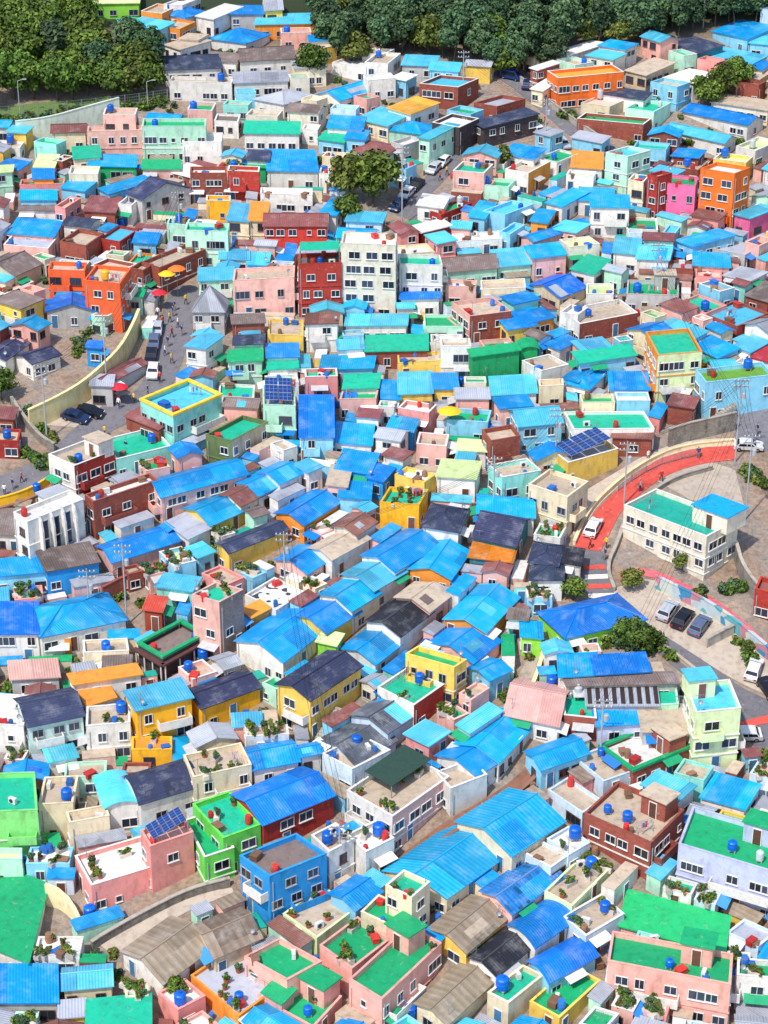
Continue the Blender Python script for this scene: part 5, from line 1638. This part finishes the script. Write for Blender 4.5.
for c, p in pts3:
    if nf > 60: break
    P = [c + Vector(q) for q in ((-.8,-.8),(.8,-.8),(.8,.8),(-.8,.8))]
    if free(P, .1) and rf.random() < .35: put(P); nf += 1; bush(p[0], p[1], rf.uniform(.8, 1.4))
nc = 0
for c, p in pts3:
    if nc > 130 or p[1] < 160: continue
    P = [c + Vector(q) for q in ((-.4,-.4),(.4,-.4),(.4,.4),(-.4,.4))]
    if free(P, .1) and rf.random() < .5:
        put(P); nc += 1; ROOFTOP_ITEMS.append((rf.choice(('crate', 'barrel', 'barrel', 'tank')), Vector((c.x, c.y, G(c.x, c.y))), 'the ground in a gap', rf.random(), False))


# ------------------------------------------------------------------ rooftop things
def tank_proto(mat, r=.62, h=1.25):
    m = MB(); m.lathe([(0,0),(r*.9,0),(r,.06),(r,h*.45),(r*1.04,h*.5),(r,h*.55),(r,h*.85),(r*.8,h*.95),(r*.3,h*1.02),(0,h*1.03)], 16, 0, (0,0,.35)); a = m.mesh('tank_shell', [mat])
    m = MB(); m.lathe([(r*.32,h*.98),(r*.32,h*1.1),(0,h*1.12)], 10, 0, (0,0,.35)); b = m.mesh('lid', [mat])
    m = MB()
    for s in (-1,1):
        for t in (-1,1): m.box(s*r*.6-.06, t*r*.6-.06, 0, s*r*.6+.06, t*r*.6+.06, .345)
    m.box(-r*.8,-r*.8,.25,r*.8,r*.8,.34); return a, b, m.mesh('stand', [concrete])
TP = {'blue': tank_proto(tankblue), 'yellow': tank_proto(tankyel), 'grey': tank_proto(tanksteel, .55, 1.5)}
acm = MB(); acm.box(-.45,-.2,.08,.45,.2,.75); AC0 = acm.mesh('casing', [plain('ac casing', rgb(222,222,218), .5)])
acm = MB(); acm.lathe([(.25,0),(.25,.03),(0,.03)], 14); AC1 = acm.mesh('fan_grille', [plain('dark grille', rgb(50,52,56), .6)])
acm = MB(); acm.box(-.4,-.22,0,-.3,.22,.08); acm.box(.3,-.22,0,.4,.22,.08); AC2 = acm.mesh('feet', [metal])
potm = MB(); potm.lathe([(0,0),(.22,0),(.3,.4),(.26,.4),(.24,.34),(0,.34)], 12); POT = [potm.mesh('pot', [plain('terracotta pot', rgb(178,92,62), .8, var=.3)])]
potm = MB(); potm.box(-.55,-.22,0,.55,.22,.35); POT.append(potm.mesh('pot', [plain('planter box', rgb(200,190,180), .8, var=.3)]))
rackm = MB()
for s in (-1, 1): rackm.tube((s*.9,-.3,0),(s*.9,.3,1.3),.025,n=5); rackm.tube((s*.9,.3,0),(s*.9,-.3,1.3),.025,n=5)
for k in range(4): rackm.tube((-.9,-.3+.2*k,1.3),(.9,-.3+.2*k,1.3),.02,n=4)
RACK = rackm.mesh('rack', [metal])
clm = [plain('cloth '+nme, c, .9) for nme, c in (('white', rgb(240,240,240)), ('red', rgb(210,60,60)), ('blue', rgb(70,110,190)), ('pink', rgb(240,170,180)))]
def cloth_mesh():
    m = MB(); r = random.Random(3)
    for k in range(4):
        w_ = r.uniform(.3,.6); x = -.8 + k*.42; h_ = r.uniform(.5,.9)
        m.prism([(x,-.3+.2*k-.012),(x+w_*.6,-.3+.2*k-.012),(x+w_*.6,-.3+.2*k+.012),(x,-.3+.2*k+.012)], 1.28-h_, 1.3, k)
    return m.mesh('laundry', clm)
CLOTH = cloth_mesh()
CRATE = []; BARREL = []
for nm, c in (('red', rgb(200,50,44)), ('blue', rgb(40,110,190)), ('brown', rgb(140,104,80))):
    m = MB(); m.box(-.5,-.35,.05,.5,.35,.55); m.box(-.54,-.39,.553,.54,.39,.62); m.box(-.45,-.3,0,-.35,.3,.048); m.box(.35,-.3,0,.45,.3,.048); CRATE.append(m.mesh('storage_box', [plain(nm + ' plastic', c, .5, var=.3)]))
    m = MB(); m.lathe([(0,0),(.27,0),(.31,.2),(.32,.42),(.3,.7),(.26,.82),(.28,.86),(0,.86)], 12); BARREL.append(m.mesh('barrel', [plain(nm + ' plastic', c, .5, var=.3)]))
counts = {}
items = []
pots = sorted([i for i in ROOFTOP_ITEMS if i[0] == 'pot'], key=lambda i: i[1].y)[280:]; drop = set(id(i) for i in pots)
for it_ in ROOFTOP_ITEMS:
    if id(it_) in drop: continue
    kind, wpos, short, r_, far = it_
    counts[kind] = counts.get(kind, 0) + 1
    px, py = to_px(wpos)
    if not (-5 < px < 773 and -5 < py < 1030): continue
    if kind == 'tank':
        col = 'blue' if r_ < .8 else 'yellow' if r_ < .86 else 'grey'
        a, b, c = TP[col]; root = obj('water_tank', None, None, wpos, (0,0,r_*6)); s = .65 + .4*((r_*7.3) % 1); root.scale = (s,s,s)
        obj('tank_shell', a, root); obj('lid', b, root); obj('stand', c, root)
        look = f"{col} water tank on {short}"; cat, grp = 'water tank', 'rooftop water tanks'
    elif kind == 'ac':
        root = obj('air_conditioner', None, None, wpos, (0,0,r_*6)); obj('casing', AC0, root); obj('fan_grille', AC1, root, (-.08,-.2,.42), (math.radians(90),0,0)); obj('feet', AC2, root)
        look = f"white air conditioner on {short}"; cat, grp = 'air conditioner', 'rooftop air conditioners'
    elif kind in ('crate', 'barrel'):
        s = .8 + .5*((r_*5.3) % 1); k = int(r_*29) % 3; col = ('red', 'blue', 'brown')[k]
        root = obj('storage_box' if kind == 'crate' else 'barrel', CRATE[k] if kind == 'crate' else BARREL[k], None, wpos, (0,0,r_*6)); root.scale = (s,s,s)
        look = f"{col} {'storage box' if kind == 'crate' else 'barrel'} on {short}"; cat, grp = ('box', 'boxes on roofs') if kind == 'crate' else ('barrel', 'barrels on roofs')
    elif kind == 'rack':
        root = obj('drying_rack', None, None, wpos, (0,0,r_*6)); obj('rack', RACK, root); obj('laundry', CLOTH, root)
        look = f"drying rack with laundry on {short}"; cat, grp = 'drying rack', 'laundry racks'
    else:
        s = .8 + r_*.7; root = obj('potted_plant', None, None, wpos, (0,0,r_*6)); root.scale = (s,s,s); k = 0 if r_ < .6 else 1
        obj('pot', POT[k], root); f_ = obj('leaves', BUSH[int(r_*97) % 4], root, (0,0,.65)); f_.scale = (.55,.5,.6) if k == 0 else (.8,.45,.5)
        look = f"potted plant on {short}"; cat, grp = 'potted plant', 'potted plants on roofs'
    def setl(lab, o=root, cat=cat, grp=grp): o['label'] = lab; o['category'] = cat; o['group'] = grp
    items.append((look, px, py, setl))
near_labels(HOUSE_ITEMS + items + LEAN_ITEMS + SHRUBS)

# ------------------------------------------------------------------ vehicles
def car_proto(col, name, van=False):
    body = plain(name + ' car paint', col, .25, .2); gl = plain('car glass', rgb(30,36,46), .08); tyre = plain('tyre', rgb(28,28,30), .9); rim = plain('rim', rgb(170,172,176), .3, .6)
    H1, H2 = (.95, 1.45) if not van else (1.05, 1.9)
    prof = [(-2.15,.35),(-2.2,.7),(-2.05,.92),(-1.75,H1),(-1.3,H2-.06),(-1.0,H2),(.3,H2),(.55,H2-.05),(1.15,H1+.03),(1.95,.82),(2.15,.65),(2.15,.35)] if not van else \
           [(-2.2,.35),(-2.25,1.0),(-2.15,H2-.1),(-2.0,H2),(.9,H2),(1.2,H2-.1),(1.75,H1+.1),(2.15,.95),(2.25,.7),(2.2,.35)]
    m = MB(); n = len(prof); hw = lambda z: .88 if z < 1.0 else .88 - (z-1.0)*.32
    L = [(x, hw(z), z) for x, z in prof]; R = [(x, -hw(z), z) for x, z in prof]
    for i in range(n):
        j = (i+1) % n; m.face([L[j], L[i], R[i], R[j]], 0, smooth=False)
    m.face(L[::-1], 0); m.face(R, 0)
    b = m.mesh('body', [body])
    if len(b.polygons): b.polygons.foreach_set('use_smooth', [False]*len(b.polygons))
    g = MB(); e = .012
    if not van: rear, front, ts = (3,4), (7,8), (-1.55,1.05)
    else: rear, front, ts = (1,2), (5,6), (-1.9,1.4)
    for (i, j), s in ((rear,-1),(front,1)):
        (xa, za), (xb, zb2) = prof[i], prof[j]; k0, k1 = .12, .9
        xa_, za_ = xa+(xb-xa)*k0, za+(zb2-za)*k0; xb_, zb_ = xa+(xb-xa)*k1, za+(zb2-za)*k1
        g.face([(xa_+s*e, -hw(za_)*.9, za_+e), (xa_+s*e, hw(za_)*.9, za_+e), (xb_+s*e, hw(zb_)*.88, zb_+e), (xb_+s*e, -hw(zb_)*.88, zb_+e)][::(1 if s > 0 else -1)])
    for s in (-1, 1):
        z0, z1 = H1+.02, H2-.12
        for xa, xb, xc, xd in ((ts[0], -.28, -.28, ts[0]+.28 if not van else ts[0]), (-.2, ts[1]-.12, ts[1]-.55, -.2)):
            q = [(xa, s*(hw(z0)+e), z0), (xb, s*(hw(z0)+e), z0), (xc, s*(hw(z1)+e), z1), (xd, s*(hw(z1)+e), z1)]; g.face(q if s < 0 else q[::-1])
    gm = g.mesh('windows', [gl])
    t = MB(); t.lathe([(.18,-.11),(.3,-.11),(.33,-.06),(.33,.06),(.3,.11),(.18,.11)], 16); tm = t.mesh('tyre', [tyre])
    t = MB(); t.lathe([(.18,-.1),(.18,.09),(.05,.12),(0,.12)], 12); rm = t.mesh('rim', [rim])
    h = MB(); h.box(-.04,-.2,-.08,.03,.2,.08); hm = h.mesh('headlight', [plain('headlight', rgb(235,235,225), .2)]); h = MB(); h.box(-.03,-.18,-.09,.04,.18,.09); lm = h.mesh('tail_light', [plain('tail light', rgb(190,30,30), .3)])
    return b, gm, tm, rm, hm, lm
CARS = {c: car_proto(v, c, vn) for c, v, vn in (('white', rgb(235,235,235), 0), ('silver', rgb(190,195,202), 0), ('black', rgb(32,36,46), 0), ('navy', rgb(38,58,98), 0), ('grey', rgb(96,110,140), 0), ('blue van', rgb(30,60,120), 1))}
def car(px, py, head_px, col, label, group=None, grp=None):
    """head_px: a second bearing the bonnet points to"""
    c = ground(px, py); d = ground(*head_px); a = math.atan2(d.y-c.y, d.x-c.x)
    root = obj('parked_car' if col != 'blue van' else 'parked_van', None, None, c + Vector((0,0,.06)))
    u = Vector((math.cos(a), math.sin(a), 0)); 
    u.z = (G(c.x+u.x*2, c.y+u.y*2) - G(c.x-u.x*2, c.y-u.y*2))/4; u.normalize()
    sd = Vector((-math.sin(a), math.cos(a), 0)); sd.z = (G(c.x+sd.x, c.y+sd.y)-G(c.x-sd.x, c.y-sd.y))/2; sd.normalize(); up = u.cross(sd).normalized(); sd = up.cross(u)
    root.rotation_euler = Matrix((u, sd, up)).transposed().to_euler(); root.scale = (.9, .9, .9)
    b, gm, tm, rm, hm, lm = CARS[col]
    obj('body', b, root); obj('windows', gm, root)
    for x in (-1.35, 1.35):
        for s in (-1, 1):
            w_ = obj('wheel', tm, root, (x, s*.82, .33), (math.radians(-90*s), 0, 0)); obj('rim', rm, w_)
    for s in (-1, 1): obj('headlight', hm, root, (2.14, s*.62, .68)); obj('tail_light', lm, root, (-2.2, s*.64, .74))
    tag(root, label, 'van' if col == 'blue van' else 'car', grp)
car(593, 531, (600, 518), 'white', 'white car driving up the lower bend of the red road')
car(667, 614, (672, 607), 'silver', 'silver car, first of three parked by the mural wall, leftmost', grp='cars parked by the mural wall')
car(682, 622, (688, 614), 'black', 'black car in the middle of the three parked by the mural wall', grp='cars parked by the mural wall')
car(699, 629, (705, 621), 'grey', 'grey blue car, rightmost of the three parked by the mural wall', grp='cars parked by the mural wall')
car(753, 673, (757, 662), 'white', 'white car parked at the far end of the car park by the right edge')
car(768, 692, (762, 684), 'black', 'black car on the road cut by the right edge')
car(748, 449, (770, 450), 'white', 'white car beside the upper end of the red road')
car(744, 738, (730, 738), 'white', 'white car behind the pale lime tower at the right edge')
car(76, 420, (90, 424), 'navy', 'navy car, left of the pair parked under the yellow retaining wall')
car(90, 415, (104, 418), 'black', 'black car, right of the pair parked under the yellow retaining wall')
for (x, y, c, l) in ((157,332,'silver','silver car parked highest on the street of walkers'),(154,345,'grey','grey blue car parked second down the street of walkers'),(151,359,'black','black car parked third down the street of walkers'),(153,374,'white','white car parked lowest on the street of walkers')):
    car(x, y, (x-2, y+12), c, l, grp='cars parked on the street of walkers')
for (x, y, c, l) in ((443,164,'white','white car parked at the top of the parking lane'),(434,171,'silver','silver car beside the mint building on the parking lane'),(416,188,'black','black car parked midway down the parking lane'),(407,196,'white','white car parked at the bottom of the parking lane'),(398,208,'navy','navy car parked lowest beside the tall lamp pole')):
    car(x, y, (x-8, y+8), c, l, grp='cars parked on the parking lane')
car(511, 79, (525, 82), 'blue van', 'dark blue van parked under the pines on the upper road'); car(527, 87, (530, 78), 'navy', 'navy car parked beside the dark blue van on the upper road')
car(538, 133, (548, 142), 'white', 'white car on the steep upper road by the navy shop row'); car(562, 146, (570, 154), 'silver', 'silver car lower down on the steep upper road')

# ------------------------------------------------------------------ people
def person_proto(top, bottom, hair, stride):
    V = [(0,0,.95),(0,0,1.15),(0,0,1.38),(0,0,1.5),(0,.0,1.62),(0,.01,1.72),
         (-.1,0,.9),(-.11,stride*.2,.5),(-.11,stride*.3,.08),(-.11,stride*.3-.14,.03), (.1,0,.9),(.11,-stride*.1,.5),(.11,-stride*.35,.08),(.11,-stride*.35-.14,.03),
         (-.2,0,1.4),(-.26,-stride*.1,1.13),(-.25,-stride*.28-.05,.88),(-.24,-stride*.3-.07,.78),(.2,0,1.4),(.26,stride*.1,1.13),(.25,stride*.2-.05,.88),(.24,stride*.2-.07,.78)]
    E = [(0,1),(1,2),(2,3),(3,4),(4,5),(0,6),(6,7),(7,8),(8,9),(0,10),(10,11),(11,12),(12,13),(2,14),(14,15),(15,16),(16,17),(2,18),(18,19),(19,20),(20,21)]
    R = [.15,.14,.15,.06,.1,.08,.1,.07,.05,.045,.1,.07,.05,.045,.065,.05,.038,.035,.065,.05,.038,.035]
    me = bpy.data.meshes.new('person'); me.from_pydata(V, E, []); o = bpy.data.objects.new('person', me); COL.objects.link(o)
    md = o.modifiers.new('skin', 'SKIN')
    for i, r in enumerate(R): me.skin_vertices[0].data[i].radius = (r*1.1 if i < 3 else r, r*.72 if i < 3 else r)
    me.skin_vertices[0].data[0].use_root = True
    o.modifiers.new('sub', 'SUBSURF').levels = 1
    bpy.context.view_layer.update()
    ev = bpy.data.meshes.new_from_object(o.evaluated_get(bpy.context.evaluated_depsgraph_get())); bpy.data.objects.remove(o)
    ev.materials.clear()
    for nm, c in (('skin', rgb(214,164,134)), top, bottom, ('hair', hair)): ev.materials.append(plain('clothes ' + nm, c, .8))
    for p in ev.polygons:
        z = p.center.z; x = abs(p.center.x)
        p.material_index = (3 if (z > 1.66 or (z > 1.55 and p.center.y > .03)) else 0) if z > 1.47 else (0 if (x > .2 and z < 1.02) else 1) if (z > .93 or x > .19) else (2 if z > .07 else 3)
        p.use_smooth = True
    ev.name = 'person'; return ev
PP = [(person_proto(('white top', rgb(235,235,230)), ('blue jeans', rgb(60,76,120)), rgb(30,26,26), .5), 'white top and blue jeans'),
      (person_proto(('red top', rgb(205,50,50)), ('black trousers', rgb(40,40,46)), rgb(36,28,24), .7), 'red top and black trousers'),
      (person_proto(('navy top', rgb(40,56,110)), ('grey trousers', rgb(120,120,124)), rgb(30,26,26), .3), 'navy top and grey trousers'),
      (person_proto(('yellow top', rgb(240,200,60)), ('dark trousers', rgb(50,48,60)), rgb(60,40,30), .6), 'yellow top and dark trousers')]
for i, (x, y, k, place) in enumerate(((175,311,2,'highest on the street of walkers'),(173,317,2,'second highest on the street of walkers'),(163,327,1,'by the highest parked car'),(168,347,2,'alone midway down the street of walkers'),(160,303,0,'near the red umbrella on the street'),
    (119,409,0,'on the street right of the parked dark cars'),(105,437,3,'on the street behind the red and white corner building'),(116,404,1,'walking up beyond the parked dark cars'),(13,490,2,'on the lane by the golden railing'),(22,483,1,'on the lane above the golden railing'),(5,496,0,'on the lane at the left edge'),
    (698,459,2,'on the upper end of the red road'),(661,482,1,'at the inner edge of the red road'),(648,462,0,'on the pavement outside the red road'),(605,560,2,'by the crossing below the red road'),(583,503,0,'beside the road wall left of the bend'),
    (440,181,1,'on the parking lane right of the cars'),(447,176,3,'at the top of the parking lane'),(126,452,2,'on the mint terrace of the turquoise house'),(545,125,1,'on the steep upper road'),(757,435,2,'on the side road at right'),(606,549,3,'on the kerb below the white driving car'),
    (186,305,3,'right side of the street of walkers near its top'),(158,318,0,'left side of the street under the awnings'),(170,323,3,'in the middle of the street of walkers, upper part'),(178,328,0,'right side of the street of walkers, upper half'),(172,338,1,'centre of the street by the second car'),(182,336,2,'right edge of the street of walkers'),(165,356,0,'centre of the street by the third car'),(172,364,3,'right half of the street, lower part'),(160,383,1,'at the bottom of the street of walkers'),(148,396,2,'where the street turns left'),(134,404,3,'left of the street bend'),(640,492,0,'by the inner kerb of the red road'),(590,549,1,'at the foot of the red road'))):
    me, look = PP[k]; o = obj('person', me, None, ground(x, y) + Vector((0,0,.1)), (0,0,uni(0,6.28)))
    tag(o, ' '.join(f"person in {look} {place}".split()[:16]), 'person', 'walkers in the streets')

# ------------------------------------------------------------------ poles, umbrellas
insm = MB(); insm.lathe([(.05,0),(.08,.06),(.05,.12),(.07,.18),(0,.2)], 8); INS = insm.mesh('insulator', [trimw])
def pole(px, py, h, label, kind='utility'):
    c = ground(px, py); name = 'utility_pole' if kind == 'utility' else 'street_lamp'; root = obj(name, None, None, c)
    m = MB(); m.tube((0,0,-.5), (0,0,h), .12 if kind == 'utility' else .09, .07 if kind == 'utility' else .06, n=8); obj('pole', m.mesh('pole', [fr_grey]), root)
    if kind == 'utility':
        for z in (h-.5, h-1.3):
            m = MB(); m.box(-1.0,-.06,z,1.0,.06,z+.12); ar = obj('crossarm', m.mesh('crossarm', [metal]), root)
            for x in (-.9,-.4,.4,.9): obj('insulator', INS, ar, (x,0,z+.12))
        m = MB(); m.lathe([(0,0),(.28,0),(.28,.7),(.2,.8),(0,.8)], 10, 0, (.42,0,h-2.9)); obj('transformer', m.mesh('transformer', [fr_grey]), root)
    else:
        m = MB(); m.tube((0,0,h),(1.1,0,h+.35),.05,n=6); obj('arm', m.mesh('arm', [fr_grey]), root); m = MB(); m.box(.9,-.16,h+.26,1.6,.16,h+.4); obj('lamp_head', m.mesh('lamp_head', [fr_grey]), root)
    tag(root, label, 'pole' if kind == 'utility' else 'street lamp'); return root
PO = [pole(107,388,11,'tall grey utility pole in front of the curved yellow wall'), pole(47,440,11,'grey utility pole on the lane left of the parked dark cars'), pole(127,625,11,'grey utility pole right of the wide bright blue roof'),
 pole(402,226,13,'very tall pale pole at the bottom of the parking lane'), pole(735,462,12,'tall utility pole at the upper end of the red road'), pole(745,520,12,'thin utility pole right of the off white hall'),
 pole(624,505,9,'street pole at the left corner of the off white hall'), pole(20,115,6,'short lamp pole before the upper left wood','lamp'), pole(703,28,7,'lamp pole at the foot of the pines on the right','lamp'),
 pole(463,95,8,'utility pole right of the brick building near the pines'), pole(545,150,9,'utility pole on the steep upper road'), pole(148,110,5,'lamp post at the right end of the wire fence','lamp'),
 pole(493,520,9,'utility pole beside the brick lane near the ochre roof'), pole(285,590,8,'utility pole behind the spotted white roof'), pole(555,470,9,'utility pole left of the solar roofed yellow house'),
 pole(180,240,8,'utility pole at the top of the street of walkers'), pole(600,760,8,'utility pole near the white green rimmed roof'), pole(340,880,7,'utility pole among the white and pink houses'), pole(90,620,7,'utility pole before the wide blue hipped roof'), pole(655,300,9,'utility pole left of the salmon house at right')]
def cable(a, b, ha, hb, label):
    A = ground(*a) + Vector((0,0,ha)); B = ground(*b) + Vector((0,0,hb)); m = MB(); n = 10; c = (A+B)/2
    for off in (-.8, -.3, .3, .8):
        P = [A.lerp(B, i/n) + Vector((off, 0, -4*1.2*(i/n)*(1-i/n))) - c for i in range(n+1)]
        for p, q in zip(P, P[1:]): m.tube(p, q, .022, n=3, cap=False)
    tag(obj('power_cable', m.mesh('power_cable', [plain('cable', rgb(40,40,44), .7)]), None, c), label, 'cable')
cable((107,388),(47,440),10.7,10.7,'bundle of power cables over the parked dark cars'); cable((735,462),(745,520),11.7,11.7,'power cables right of the off white hall'); cable((735,462),(624,505),11.7,8.7,'power cables above the red road bend')
for a, b, l in (((127,625),(90,620),'power cables over the wide blue hipped roof'),((285,590),(340,880),'long power cables crossing from the spotted roof down to the white houses'),((493,520),(555,470),'power cables above the ochre and navy roofs'),
    ((180,240),(107,388),'power cables along the street of walkers'),((545,150),(463,95),'power cables over the navy shop row'),((655,300),(735,462),'power cables down towards the upper end of the red road'),((493,520),(285,590),'long power cables across the blue roofed terraces'),((600,760),(735,462),'long power cables over the off white hall')):
    cable(a, b, 7.6, 7.6, l)
def umbrella(px, py, r, h, mat, label):
    c = ground(px, py); root = obj('umbrella', None, None, c); m = MB(); m.lathe([(r,h-.55),(r*.96,h-.5),(r*.5,h-.15),(0,h)], 8); obj('canopy', m.mesh('canopy', [mat]), root)
    m = MB(); m.tube((0,0,-.1),(0,0,h-.02),.04,n=6); obj('pole', m.mesh('pole', [metal]), root); tag(root, label, 'umbrella')
ur = plain('red umbrella cloth', rgb(226,30,52), .7); uy = plain('yellow umbrella cloth', rgb(250,196,30), .7)
umbrella(160,310,1.2,3.2,ur,'red umbrella at the roadside on the street of walkers'); umbrella(168,300,1.3,4.6,uy,'yellow umbrella above the street of walkers'); umbrella(178,296,1.4,4.8,plain('orange umbrella cloth', rgb(245,120,40), .7),'orange awning umbrella at the top of the street')
umbrella(449,440,1.7,4.8,uy,'yellow umbrella on the terrace above the pink house in the centre'); umbrella(120,405,1.3,3.2,ur,'red umbrella over the stall by the grey shed')
